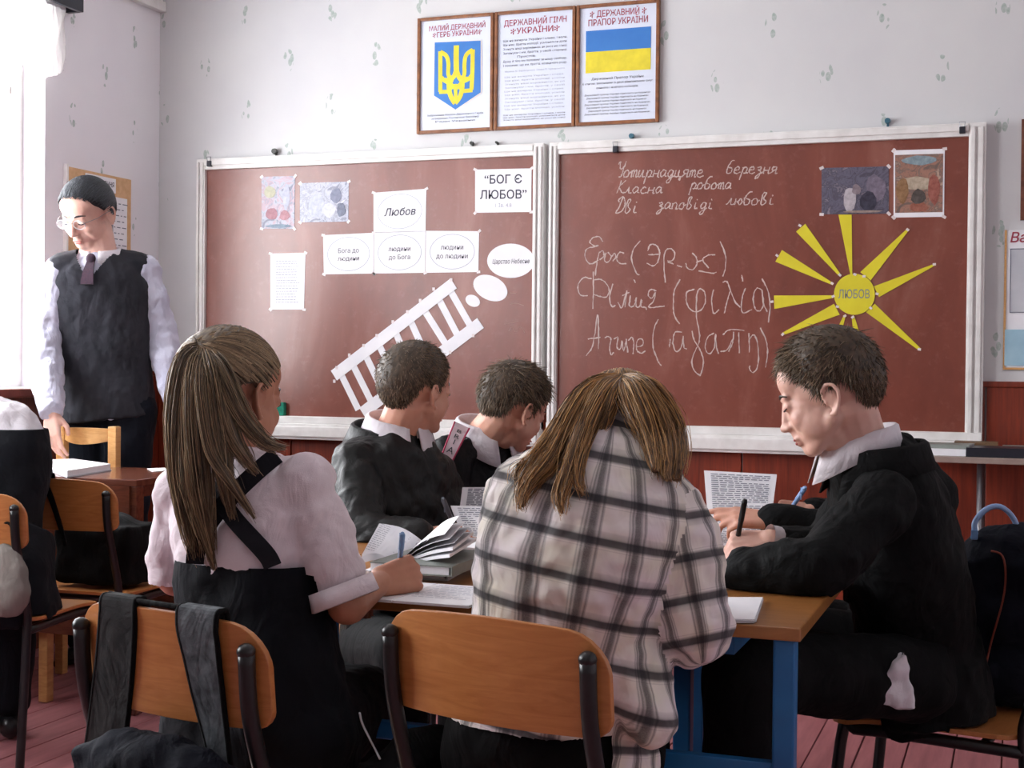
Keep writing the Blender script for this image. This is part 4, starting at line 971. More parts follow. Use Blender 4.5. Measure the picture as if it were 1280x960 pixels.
def add_hand(g, wrist, fdir, back, side, s=.92, curl=(25, 30, 20), spread=1.0, thumb=None, curls=None):
    """side -1 = right hand, +1 = left hand (thumb on local x*side)"""
    y = nz(fdir); z_ = nz(np.asarray(back, float)-y*np.dot(back, y)); x = np.cross(y, z_); w = np.asarray(wrist, float)
    R = np.array([x, y, z_]).T; t = lambda p: w+R @ (np.asarray(p, float)*s); tips = []
    kx = [side*v for v in (.029, .010, -.009, -.027)]; ky = (.086, .090, .086, .077)
    L = ((.042, .025, .020), (.046, .029, .021), (.042, .027, .020), (.033, .020, .018)); rr = ((.0092, .0082, .0074), (.0094, .0084, .0074), (.009, .008, .007), (.008, .0072, .0064))
    for i in range(4):
        b = np.array([kx[i], ky[i], 0.]); g.cap(t((kx[i]*.55, .006, -.001)), .0155*s, t(b), .0118*s, 10)
        c = curls[i] if curls else curl; a = 0; p = b; yaw = -kx[i]/.03*spread*.10*-1
        for j in range(3):
            a += math.radians(c[j]); d = np.array([math.sin(yaw)*math.cos(a), math.cos(yaw)*math.cos(a), -math.sin(a)]); q = p+d*L[i][j]
            g.cap(t(p), rr[i][j]*s*1.04, t(q), rr[i][j]*s*.95, 10); p = q
        tips.append(t(p))
    g.ell(t((side*.002, .048, -.004)), np.array((.036, .044, .014))*s, R, 14, 10)
    th = thumb or [(.034, .030, -.012), (.052, .058, -.022), (.050, .084, -.030)]
    p = np.array([side*.014, .012, -.006]); r0 = (.0155, .0115, .0100, .0088)
    for j, q in enumerate(th):
        q = np.array([side*q[0], q[1], q[2]]); g.cap(t(p), r0[j]*s, t(q), r0[j+1]*s, 10); p = q
    tips.append(t(p)); return tips
GRIP = dict(curls=[(48, 42, 30), (58, 55, 35), (68, 62, 40), (72, 66, 40)], thumb=[(.030, .032, -.022), (.030, .060, -.040), (.018, .078, -.046)])
REST = dict(curls=[(14, 22, 16), (18, 26, 18), (22, 28, 20), (24, 30, 22)])
POINT = dict(curls=[(8, 14, 10), (20, 34, 24), (34, 44, 30), (44, 48, 34)])

def rings(P_, Wd, Dp, lat0, lat1, n=16):
    P_ = spline(P_, n); q = np.linspace(0, 1, len(Wd)); t = np.linspace(0, 1, n)
    # smooth the width profile
    sp = lambda a: spline(np.array([[v, 0, 0] for v in a]), n)[:, 0]
    return P_, sp(Wd), sp(Dp), [nz(lat0*(1-min(1, v*1.25))+lat1*min(1, v*1.25)) for v in t]
class Fig:
    """joints in world metres: pel, waist, chest, upper, neck, shR, elR, wrR, shL, elL, wrL, hipR, knR, anR, hipL, knL, anL"""
    def __init__(s, label, base, j, head, skin='skin', W_=(.150, .135, .150, .148, .060), D_=(.110, .100, .108, .090, .056), arm=1.0, nose=1.0, jaw=1.0, vox=.0038):
        s.root = thing('person', label, 'person', base); s.j = {k: np.asarray(v, float) for k, v in j.items()}; s.h = head; s.W = np.array(W_); s.D = np.array(D_); s.skin = skin; s.arm = arm
        s.g = G(); J = s.j; s.latS = nz(J['shR']-J['shL']); s.latH = nz(J['hipR']-J['hipL'])
        s.sp = [J['pel']-V3(0, 0, .04), J['waist'], J['chest'], J['upper'], J['neck']]
        P_, w, d, la = rings(s.sp, s.W*.84, s.D*.82, s.latH, s.latS); s.g.loft(P_, w, d, la)
        for q in 'RL':
            s.g.cap(J['neck']-s.up()*.055, .040, J['sh'+q]-V3(0, 0, .012), .036); s.g.cap(J['sh'+q], .044*arm, J['el'+q], .036*arm); s.g.cap(J['el'+q], .038*arm, J['wr'+q], .024*arm)
            s.g.ell(J['hip'+q], (.075, .075, .07)); s.g.cap(J['hip'+q], .072, J['kn'+q], .05); s.g.cap(J['kn'+q], .05, J['an'+q], .034)
        add_head(s.g, head, J['neck'], nose, jaw); s.vox = vox
    def up(s): return nz(s.j['neck']-s.j['upper'])
    def hand(s, q, fdir, back, sc=.92, **kw):
        J = s.j; w = J['wr'+q]
        return add_hand(s.g, w, fdir, back, -1 if q == 'R' else 1, sc, **kw)
    def body(s):
        g = remesh(s.g, s.vox, 3); o = obj('body', g, s.skin, s.root, smooth=True, fixn=False); return o
    def torso(s, g, grow=0, top=1.0, bottom=0.0, cut=16, wmul=1.0, dmul=1.0, drop=0.0):
        P_, w, d, la = rings(s.sp, s.W*wmul+grow, s.D*dmul+grow, s.latH, s.latS, 20); n0 = int(bottom*20); n1 = max(n0+3, int(top*20))
        g.loft(P_[n0:n1], w[n0:n1], d[n0:n1], la[n0:n1])
    def sleeve(s, g, q, r=(.062, .056, .052, .046, .038), upto=1.0, wr=.05, to=None, n=26, seed=0):
        J = s.j; rs = np.random.RandomState(seed+ord(q)); pts = [J['sh'+q], J['el'+q], J['wr'+q]]
        A = np.linspace(0, 1, n); P_ = []
        for t in A:
            t *= upto; u = t*2
            if u <= 1: P_.append(pts[0]+(pts[1]-pts[0])*u)
            else: P_.append(pts[1]+(pts[2]-pts[1])*(u-1))
        P_ = np.array(P_); 
        for _ in range(2): P_[1:-1] = (P_[:-2]+P_[2:]+2*P_[1:-1])/4
        rr = np.interp(A*upto, np.linspace(0, 1, len(r)), r); k = np.convolve(rs.normal(size=n+2), [.25, .5, .25], 'valid'); rr = rr*(1+wr*k)
        for i in range(n-1):
            off = rs.normal(0, 1, 3)*rr[i]*wr*.5; g.cap(P_[i]+off, rr[i], P_[i+1]+off, rr[i+1], 12)
        return P_, rr
    def yoke(s, g, r0=.05, r1=.06, drop=.02):
        J = s.j
        for q in 'RL': g.cap(J['neck']-s.up()*(.045+drop*.3), r0, J['sh'+q]-V3(0, 0, drop*.2), r1)
    def legs(s, g, r=(.095, .068, .055), flare=0):
        J = s.j
        g.cap(J['hipR'], r[0], J['hipL'], r[0])
        for q in 'RL': g.cap(J['hip'+q], r[0], J['kn'+q], r[1]); g.cap(J['kn'+q], r[1], J['an'+q]+V3(0, 0, .04), r[2])
    def shoes(s, m='black_plastic'):
        for q in 'RL':
            a = s.j['an'+q]; d = s.j['kn'+q]-s.j['hip'+q]; d[2] = 0; d = nz(d) if np.linalg.norm(d) > .1 else nz(s.h.R[:, 1]*[1, 1, 0]); g = G()
            g.ell(V3(a[0], a[1], .05)+d*.0, (.042, .042, .045)); g.cap(V3(a[0], a[1], .04)-d*.03, .036, V3(a[0], a[1], .032)+d*.12, .030)
            g.cap(V3(a[0], a[1], .02)-d*.035, .018, V3(a[0], a[1], .02)+d*.15, .018)
            r = remesh(g, .007, 2); V = r.verts(); V[:, 2] = np.maximum(V[:, 2], .001); r.v = [V]; obj('shoe', r, m, s.root, smooth=True, fixn=False)
def collar(h_neck, up, fwd, r0=.058, r1=.074, stand=.034, fall=.045, gap=28, tip=.03, n=40, thick=.003, el=1.12, backlift=.012):
    g = G(); R = frame(fwd, up); rt, f, u = R[:, 0], R[:, 1], R[:, 2]; out = []
    for a in np.radians(np.linspace(gap, 360-gap, n)):
        c = (1-math.cos(a))/2; d = rt*math.sin(a)*el+f*math.cos(a); fr_ = (1-c)**3
        st = stand*(.45+.55*c)+backlift*c; fl_ = fall+tip*fr_
        tin = h_neck+d*(r0+.002)+u*st; b0 = h_neck+d*(r0+.004)-u*.012
        bo = h_neck+d*(r1+.014*fr_)+u*(st-fl_)
        out.append(np.array([b0, tin, tin+u*thick+d*.003, tin+d*(thick+.005)+u*.0, bo+d*thick, bo, tin+d*(.0035)-u*.004, b0+d*.0025]))
    g.rings(out); return g
def set_tone(o, tone):
    a = o.data.attributes.new('tone', 'FLOAT', 'POINT'); a.data.foreach_set('value', np.asarray(tone, np.float32))
def strands(P_, rad, rs, tone=None):
    """P_ (N,S,3) -> three-sided tapered strands; returns verts, faces, tone"""
    N, S, _ = P_.shape; t = np.gradient(P_, axis=1); t /= np.linalg.norm(t, axis=2, keepdims=True)+1e-9
    ref = rs.normal(size=(N, 1, 3)); u = np.cross(t, ref); u /= np.linalg.norm(u, axis=2, keepdims=True)+1e-9; w = np.cross(t, u)
    rad = np.asarray(rad).reshape(1, S, 1) if np.ndim(rad) == 1 else rad
    V = np.stack([P_+rad*(u*math.cos(a)+w*math.sin(a)) for a in (0, 2*PI/3, 4*PI/3)], 2).reshape(-1, 3)
    b = (np.arange(N)[:, None]*S+np.arange(S-1)[None])*3; F = []
    for k in range(3):
        k2 = (k+1) % 3; F.append(np.stack([b+k, b+k2, b+3+k2, b+3+k], -1).reshape(-1, 4))
    F = np.concatenate(F); tn = np.repeat(rs.rand(N) if tone is None else tone, S*3); return V, F.tolist(), tn
SC_C, SC_R = V3(0, -.014, .016), V3(.0775, .0975, .092)
def zline(az, kind='short'):
    A = np.degrees(np.abs(az))
    if kind == 'short': return np.interp(A, [0, 30, 52, 68, 80, 88, 97, 110, 122, 140, 180], [.066, .067, .056, .030, -.012, -.022, .010, .014, -.022, -.052, -.062])
    if kind == 'pulled': return np.interp(A, [0, 30, 55, 75, 88, 97, 110, 125, 145, 180], [.070, .066, .045, .018, -.006, .012, .008, -.026, -.050, -.055])
    return np.interp(A, [0, 30, 50, 70, 180], [.060, .050, .0, -.070, -.074])
def scalp_pt(az, th, off=0):
    d = np.stack([np.sin(th)*np.sin(az), np.sin(th)*np.cos(az), np.cos(th)], -1); n = d/SC_R; n /= np.linalg.norm(n, axis=-1, keepdims=True)
    return SC_C+d*SC_R+n*(off[..., None] if np.ndim(off) else off), n
def th_max(az, kind):
    zl = (zline(az, kind)-SC_C[2])/SC_R[2]; return np.arccos(np.clip(zl, -.985, .99))
def hair_cap(h, kind, th=.010, topth=.016, seed=0):
    rs = np.random.RandomState(seed); na, nt = 96, 30; az = np.linspace(-PI, PI, na, endpoint=False); g = G(); V = []; tone = []
    for i in range(nt):
        q = i/(nt-1); T_ = th_max(az, kind)*q; prof = (1-q**6)
        off = (th+(topth-th)*np.cos(np.clip(T_, 0, PI/2)))*prof-.005*(q**6); off = off+rs.normal(0, .0009, na)*prof
        p, _ = scalp_pt(az, np.maximum(T_, 1e-4), off); V.append(h.c+(p*h.s) @ h.R.T); tone.append(rs.rand(na)*.35)
    F = [(i*na+j, (i+1)*na+j, (i+1)*na+(j+1) % na, i*na+(j+1) % na) for i in range(nt-1) for j in range(na)]
    return np.vstack(V), F, np.concatenate(tone)
def short_hair(h, root, m, kind='short', n=4200, L=.020, th=.010, topth=.016, seed=1, lift=.35, fringe=0.0, comb=(0, 1, 0)):
    rs = np.random.RandomState(seed); V, F, tn = hair_cap(h, kind, th, topth, seed); g = G(); g.add(V, F); tones = [tn]
    az = rs.uniform(-PI, PI, n); q = np.sqrt(rs.uniform(0, 1, n)); T_ = th_max(az, kind)*q; p, nn = scalp_pt(az, np.maximum(T_, 1e-3), (th+(topth-th)*np.cos(np.clip(T_, 0, PI/2)))*(1-q**6)*.75-.001)
    crown = V3(0, -.055, .10); flow = p-crown; flow -= nn*np.sum(flow*nn, 1, keepdims=True); flow /= np.linalg.norm(flow, axis=1, keepdims=True)+1e-6
    cb = np.array(comb, float)[None]*np.clip(p[:, 2:3]*12, 0, 1)*.8; flow = flow+cb; flow -= nn*np.sum(flow*nn, 1, keepdims=True); flow /= np.linalg.norm(flow, axis=1, keepdims=True)+1e-6
    flow += rs.normal(0, .28, flow.shape); Ls = L*(.55+.6*rs.rand(n))*(1+fringe*np.clip((np.cos(az)-.6)*2.5, 0, 1)*(p[:, 2] > .04)); Ls = Ls*np.interp(p[:, 2], [-.06, 0, .08], [.45, .7, 1.15])
    S = 4; P_ = np.stack([p+(flow*(k/(S-1))+nn*lift*(k/(S-1))*(1-.45*k/(S-1)))*Ls[:, None] for k in range(S)], 1)
    P_ = h.c+(P_*h.s) @ h.R.T; Vv, Ff, tt = strands(P_, np.array([.0011, .0010, .0007, .0002])*h.s, rs); g.add(Vv, Ff); tones.append(tt)
    o = obj('hair', g, m, root, smooth=True, fixn=False); set_tone(o, np.concatenate(tones)); return o
def lock_geo(g, tones, pts, rad, n, rs, S=16, sr=.0011, core=.72, wav=.004, flatn=None):
    C_ = spline(pts, S); rr = np.interp(np.linspace(0, 1, S), np.linspace(0, 1, len(rad)), rad)
    t = np.gradient(C_, axis=0); t /= np.linalg.norm(t, axis=1, keepdims=True); v = CP-C_[0]; ax = np.cross(t, v); ax /= np.linalg.norm(ax, axis=1, keepdims=True)+1e-9; bx = np.cross(t, ax)
    if core:
        n0 = g.n; g.rings([C_[i]+rr[i]*core*(np.outer(np.cos(np.arange(9)*2*PI/9), ax[i])+.6*np.outer(np.sin(np.arange(9)*2*PI/9), bx[i])) for i in range(S)]); tones.append(rs.rand(g.n-n0)*.3)
    a = rs.uniform(0, 2*PI, n); q = np.sqrt(rs.uniform(.15, 1, n)); wv = rs.normal(0, 1, (n, 3)); ph = rs.uniform(0, 6, n); end = rs.uniform(.80, 1.04, n)
    P_ = np.zeros((n, S, 3)); ts = np.linspace(0, 1, S)
    for i in range(n):
        tt = np.clip(ts*end[i], 0, 1); ci = np.stack([np.interp(tt, ts, C_[:, k]) for k in range(3)], 1); ri = np.interp(tt, ts, rr)*q[i]; A = np.stack([np.interp(tt, ts, ax[:, k]) for k in range(3)], 1); B = np.stack([np.interp(tt, ts, bx[:, k]) for k in range(3)], 1)
        P_[i] = ci+A*(ri*math.cos(a[i]))[:, None]+B*(ri*.7*math.sin(a[i]))[:, None]+wv[i]*(wav*np.sin(ts*5+ph[i])*ts)[:, None]
    V, F, tn = strands(P_, np.linspace(sr, sr*.4, S), rs); g.add(V, F); tones.append(tn)

def ribbon(g, pts, w, th, normals):   # strap following pts; flat side along normals
    P_ = np.asarray(pts, float); t = np.gradient(P_, axis=0); out = []
    for i in range(len(P_)):
        ti = nz(t[i]); n_ = nz(normals[i]-ti*np.dot(normals[i], ti)); s_ = np.cross(ti, n_); w_ = w[i] if np.ndim(w) else w
        out.append(np.array([P_[i]-s_*w_/2-n_*th/2, P_[i]+s_*w_/2-n_*th/2, P_[i]+s_*w_/2+n_*th/2, P_[i]-s_*w_/2+n_*th/2]))
    g.rings(out)
def project_to(g, pts, direction, off):   # drop points on a mesh's surface along a direction (numpy, nearest vertex hit)
    V = g.verts(); d = nz(direction); res = []
    for p in pts:
        w = V-p; along = w @ d; perp = np.linalg.norm(w-np.outer(along, d), axis=1); k = perp < .014
        if not k.any(): k = perp < perp.min()+.006
        i = np.nonzero(k)[0]; j = i[np.argmin(along[i])]; res.append(p+d*(along[j]-off))
    return np.array(res)
def view_dir(px, py): return nz(ray(px, py))

def legs_for(pel, seat_lat, fwd, floor_z=0.0, thigh=.42, spread=.10, kz=.50, shin_back=.02, sp_knee=None):
    r = seat_lat; d = {}
    for q, s_ in (('R', 1), ('L', -1)):
        hip = pel+r*s_*.085-V3(0, 0, .02); kn = hip+nz(fwd)*thigh+r*s_*(spread-.085 if sp_knee is None else sp_knee-.085); kn[2] = kz
        an = kn-nz(fwd)*shin_back; an[2] = .075; d['hip'+q], d['kn'+q], d['an'+q] = hip, kn, an
    return d
def flat(v): v = np.asarray(v, float).copy(); v[2] = 0; return nz(v)

# ---------------------------------------------------------------- 1. ponytailed girl
def girl_ponytail():
    c1 = CH1; a = math.radians(-14); fw = flat(DV(.42, 0, .9)); rt = np.cross(fw, UZ)
    pel = K(322, 905, 2.40); J = dict(pel=pel, waist=K(320, 785, 2.42), chest=K(310, 680, 2.43), upper=K(303, 618, 2.45), neck=K(293, 570, 2.46),
             shR=K(380, 606, 2.38), elR=K(434, 756, 2.36), wrR=K(474, 728, 2.50), shL=K(230, 618, 2.52), elL=K(220, 722, 2.56), wrL=K(368, 728, 2.66))
    J.update(legs_for(pel, rt, flat(DV(.25, 0, .95)), thigh=.34, spread=.07, kz=.52, shin_back=.05))
    h = Head(K(290, 492, 2.45), DV(.52, -.16, .80), DV(.05, 1, .15), 1.0)
    f = Fig('girl with long ponytail, white blouse and dark jumper dress, seated writing', (pel[0], pel[1], .45), J, h, 'skin_tan', W_=(.150, .112, .128, .130, .055), D_=(.12, .085, .095, .08, .05), arm=.92)
    tips = f.hand('R', DV(.62, .10, .55), DV(.35, .55, -.75), .95, **GRIP); f.hand('L', DV(.95, .0, .1), DV(-.1, .9, -.4), .9, **REST)
    f.body(); face_parts(h, f.root); 
    g = G(); f.torso(g, .010); f.yoke(g, .046, .056)
    f.sleeve(g, 'R', (.052, .054, .053, .053, .05), .37, .035, seed=3); f.sleeve(g, 'L', (.054, .056, .054, .050, .044), .62, .06, seed=4)
    g = remesh(g, .0055, 5, .010, .07, .009, .03); blouse = cull(g, lambda c: (c[:, 2] > K(320, 708, 2.42)[2]) | (np.hypot(c[:, 0]-K(320, 700, 2.43)[0], c[:, 1]-K(320, 700, 2.43)[1]) > .16) & (c[:, 2] > K(320, 745, 2.42)[2])); obj('blouse', blouse, 'shirt_blouse', f.root, smooth=True, fixn=False)
    for q, upto in (('R', .37), ('L', .62)):
        e0 = J['sh'+q]+(J['el'+q]-J['sh'+q])*min(1, upto*2) if upto <= .5 else J['el'+q]+(J['wr'+q]-J['el'+q])*(upto*2-1)
        d = nz(J['el'+q]-J['sh'+q]) if upto <= .5 else nz(J['wr'+q]-J['el'+q]); r_ = .057 if q == 'R' else .050
        c_ = e0+d*.035; u = nz(np.cross(d, UZ)); w = np.cross(d, u); out = []
        for (t_, k_) in ((-.016, 1.02), (.014, 1.06), (.016, .98), (-.014, .95)): out.append([c_+d*t_+(u*math.cos(x)+w*math.sin(x))*r_*k_ for x in np.linspace(0, 2*PI, 24, endpoint=False)])
        gg = G().rings([np.array(o_) for o_ in out], closed=True); obj('sleeve_cuff', gg, 'shirt_blouse', f.root, smooth=True)
    gg = collar(J['neck']-f.up()*.010, nz(h.c-J['neck']+V3(0, 0, .1)), flat(h.R[:, 1]), .056, .076, .022, .040, 20, .02); obj('collar', gg, 'shirt_blouse', f.root, smooth=True)
    # jumper dress: bib-less waist, full skirt over the seat
    g = G(); P_ = spline([K(318, 665, 2.43), K(320, 760, 2.42), K(320, 830, 2.41), K(322, 905, 2.41), K(322, 950, 2.42)], 12)
    g.loft(P_, np.interp(np.linspace(0, 1, 12), [0, .3, .65, 1], [.140, .136, .168, .188]), np.interp(np.linspace(0, 1, 12), [0, .3, .65, 1], [.112, .108, .128, .14]), [f.latH]*12)
    for q in 'RL': g.cap(J['hip'+q]+V3(0, 0, .01), .10, J['kn'+q], .075); g.cap(J['kn'+q], .075, J['kn'+q]-V3(0, 0, .16), .085)
    g.cap(J['knR'], .075, J['knL'], .075)
    g = cull(remesh(g, .0075, 5, .016, .10, .008, .04), lambda c: c[:, 2] < K(320, 698, 2.43)[2]+.004); g = clampz(g, K(320, 698, 2.43)[2]); obj('jumper_dress', g, 'navy', f.root, smooth=True, fixn=False)
    for pts in ([(352, 560), (330, 578), (300, 606), (275, 632), (255, 658), (240, 690), (237, 712)], [(236, 585), (250, 600), (272, 622), (292, 650), (315, 675), (338, 700), (345, 715)]):
        q = np.array([K(x_, y_, 2.1) for x_, y_ in spline([(x_, y_, 0) for x_, y_ in pts], 26)[:, :2]]); dv = view_dir(300, 640)
        q = project_to(blouse, q, dv, .005)
        for _ in range(3): q[1:-1] = (q[:-2]+q[2:]+2*q[1:-1])/4
        gg = G(); ribbon(gg, q, .030, .004, [-dv]*len(q)); obj('suspender_strap', gg, 'suspender', f.root, smooth=False)
    f.legs(G()); g = G()
    for q in 'RL': g.cap(J['kn'+q]-V3(0, 0, .1), .052, J['an'+q], .036)
    obj('tights', remesh(g, .008, 2), 'black_cloth', f.root, smooth=True, fixn=False); f.shoes()
    # hair
    rs = np.random.RandomState(5); V, F, tn = hair_cap(h, 'pulled', .008, .010, 3); g = G(); g.add(V, F); tones = [tn]
    tie = K(252, 437, 2.38); tl = h.R.T @ (tie-h.c)
    n = 1900; az = rs.uniform(-PI, PI, n); q = rs.uniform(.45, 1, n); T_ = th_max(az, 'pulled')*q; S = 9; P_ = np.zeros((n, S, 3))
    a0, _ = scalp_pt(az, T_, .003); tu = tl/h.s
    for k in range(S):
        u = k/(S-1); p = a0*(1-u)+tu*u; d = (p-SC_C)/SC_R; nn = np.linalg.norm(d, axis=1, keepdims=True); tgt = SC_C+d/nn*(SC_R+.010)
        P_[:, k] = tgt*(1-u**6)+(tu+rs.normal(0, .006, (n, 3)))*u**6
    P_ = h.c+(P_*h.s) @ h.R.T; V, F, tt = strands(P_, np.linspace(.0013, .0011, S), rs); g.add(V, F); tones.append(tt)
    for pts, rad, nn in (([(252, 437, 2.39), (234, 452, 2.34), (224, 520, 2.31), (228, 600, 2.32), (240, 668, 2.33), (246, 700, 2.34)], (.016, .024, .026, .024, .018, .006), 150),
                         ([(254, 436, 2.38), (246, 470, 2.32), (246, 540, 2.30), (254, 620, 2.30), (266, 688, 2.32)], (.016, .026, .028, .022, .005), 170),
                         ([(254, 436, 2.38), (262, 470, 2.32), (272, 540, 2.295), (282, 600, 2.29), (292, 648, 2.30)], (.016, .024, .024, .016, .004), 130),
                         ([(256, 436, 2.38), (276, 462, 2.33), (300, 515, 2.305), (330, 552, 2.31), (356, 560, 2.33)], (.014, .018, .018, .014, .005), 90),
                         ([(256, 436, 2.38), (270, 475, 2.32), (288, 540, 2.295), (306, 572, 2.295), (322, 592, 2.31)], (.014, .018, .018, .012, .004), 80),
                         ([(250, 438, 2.40), (224, 460, 2.36), (216, 520, 2.34), (217, 580, 2.34), (222, 640, 2.36)], (.012, .016, .016, .012, .004), 80),
                         ([(254, 436, 2.37), (250, 480, 2.30), (262, 560, 2.28), (286, 600, 2.28), (318, 648, 2.30)], (.012, .014, .014, .010, .003), 60),
                         ([(252, 436, 2.38), (240, 500, 2.31), (236, 590, 2.30), (250, 650, 2.31), (268, 712, 2.33)], (.012, .018, .018, .014, .004), 90)):
        lock_geo(g, tones, [K(*p) for p in pts], [r_*1.0 for r_ in rad], nn, rs)
    o = obj('hair', g, 'hair_brown_long', f.root, smooth=True, fixn=False); set_tone(o, np.concatenate(tones))
    g = G(); ribbon(g, [tie+V3(.016*math.cos(x), .0, 0)*0+h.R[:, 0]*.017*math.cos(x)+h.R[:, 2]*.017*math.sin(x) for x in np.linspace(0, 2*PI, 17)], .012, .004, [h.R[:, 0]*math.cos(x)+h.R[:, 2]*math.sin(x) for x in np.linspace(0, 2*PI, 17)]); obj('hair_tie', g, 'hair_auburn', f.root)
    return f, tips

# ---------------------------------------------------------------- 2. girl in the plaid shirt
def plaid_uv(o, fig, origin, segs):
    """woven pattern follows the cloth: each face takes the coordinates of the trunk or sleeve piece it lies on"""
    me = o.data; V = np.array([v.co[:] for v in me.vertices])+np.asarray(origin); uv = me.uv_layers.new(name='UVMap')
    for p in me.polygons:
        c = V[list(p.vertices)].mean(0); best = None
        for i, (a, b, ra, rb, lat, bias) in enumerate(segs):
            d = b-a; L = np.linalg.norm(d); t = np.dot(c-a, d)/L/L; tc = min(1, max(0, t)); e = np.linalg.norm(c-(a+d*tc))/(ra+(rb-ra)*tc)-bias
            if best is None or e < best[0]: best = (e, i)
        a, b, ra, rb, lat, bias = segs[best[1]]; d = nz(b-a); la = nz(lat-d*np.dot(lat, d)); fw = np.cross(d, la)
        for li in p.loop_indices:
            w = V[me.loops[li].vertex_index]-a; x = np.dot(w, la); y = np.dot(w, fw)
            ang = math.atan2(x, y*(1.5 if best[1] == 0 else 1)); cx = math.atan2(np.dot(c-a, la), np.dot(c-a, fw)*(1.5 if best[1] == 0 else 1))
            if ang-cx > PI: ang -= 2*PI
            if ang-cx < -PI: ang += 2*PI
            uv.data[li].uv = (ang*(ra+rb)/2+.013*best[1]+5, np.dot(w, d)+.021*best[1]+5)
def girl_plaid():
    pel = K(690, 925, 2.26); J = dict(pel=pel, waist=K(702, 800, 2.24), chest=K(725, 690, 2.22), upper=K(746, 618, 2.25), neck=K(772, 562, 2.32),
             shR=K(836, 642, 2.20), elR=K(866, 782, 2.17), wrR=K(836, 750, 2.40), shL=K(662, 620, 2.34), elL=K(636, 735, 2.36), wrL=K(668, 716, 2.56))
    fw = flat(DV(.12, 0, 1)); rt = np.cross(fw, UZ); J.update(legs_for(pel, rt, fw, thigh=.40, spread=.12, kz=.53))
    h = Head(K(776, 548, 2.38), DV(.02, -.62, .78), DV(0, .78, .62), .93)
    f = Fig('girl with loose auburn hair in a black and white plaid shirt, leaning over the table', (pel[0], pel[1], .45), J, h, 'skin', W_=(.150, .125, .140, .140, .055), D_=(.12, .095, .105, .085, .05))
    f.hand('R', DV(-.35, 0, .9), DV(0, .95, .2), .9, **REST); f.hand('L', DV(.5, 0, .85), DV(0, .95, .2), .9, **REST); f.body(); face_parts(h, f.root)
    g = G(); f.torso(g, .020, wmul=1.06); f.yoke(g, .056, .060)
    PR, rR = f.sleeve(g, 'R', (.066, .070, .066, .066, .052), .93, .055, seed=8); PL, rL = f.sleeve(g, 'L', (.062, .062, .058, .056, .046), .9, .055, seed=9)
    # shirt tails hanging over the seat at her right
    g.chain([K(765, 800, 2.2), K(800, 855, 2.16), K(812, 898, 2.13)], [.075, .058, .048]); g.cap(K(700, 840, 2.2), .11, K(700, 870, 2.2), .11)
    g = cull(remesh(g, .0055, 5, .020, .08, .010, .03), lambda c: (c[:, 2] > K(700, 905, 2.2)[2]) | (((c-CP) @ CM[0])/((c-CP) @ CM[2])*FPX+640 > 765)); shirt = g; o = obj('plaid_shirt', g, 'plaid', f.root, smooth=True, fixn=False)
    lat = f.latS; segs = [(J['pel'], J['upper']+nz(J['upper']-J['chest'])*.05, .175, .165, -lat, .12), (J['shR'], J['elR'], .07, .07, lat, 0), (J['elR'], J['wrR'], .07, .06, lat, 0), (J['shL'], J['elL'], .07, .06, -lat, 0), (J['elL'], J['wrL'], .06, .05, -lat, 0)]
    plaid_uv(o, f, WLOC[o.name], segs)
    gg = collar(J['neck']-f.up()*.006, nz(h.c-J['neck']+V3(0, 0, .08)), flat(fw), .058, .088, .056, .052, 25, .03, backlift=.014); o = obj('shirt_collar', gg, 'plaid', f.root, smooth=True)
    plaid_uv(o, f, WLOC[o.name], [(J['neck']-f.up()*.06, J['neck']+f.up()*.05, .075, .07, -lat, 0)])
    g = G(); g.loft(spline([K(700, 870, 2.26), K(692, 905, 2.26), K(690, 950, 2.26)], 8), [.12, .14, .16, .165, .17, .17, .165, .15], [.11, .12, .125, .13, .135, .135, .13, .12], [f.latH]*8); f.legs(g, (.095, .075, .06))
    obj('trousers', remesh(g, .009, 4, .02, .09), 'black_cloth', f.root, smooth=True, fixn=False); f.shoes()
    # hair
    rs = np.random.RandomState(15); V, F, tn = hair_cap(h, 'loose', .008, .012, 7); g = G(); g.add(V, F); tones = [tn]
    z0 = 2.24
    SV = shirt.verts(); SW = (SV-CP) @ CM.T
    def drape(px, py, z_):
        d = np.hypot(SW[:, 0]/SW[:, 2]*FPX+640-px, SW[:, 1]/SW[:, 2]*FPX+480-py); k = d < 12
        return K(px, py, min(z_, SW[k, 2].min()-.010) if k.any() and py > 555 else z_)
    def lk(pts, rad, n, **kw):
        q = spline([(a, b+8, c*500) for a, b, c in pts], 9); lock_geo(g, tones, [drape(a, b, c/500) for a, b, c in q], rad, n, rs, **kw)
    L = 0
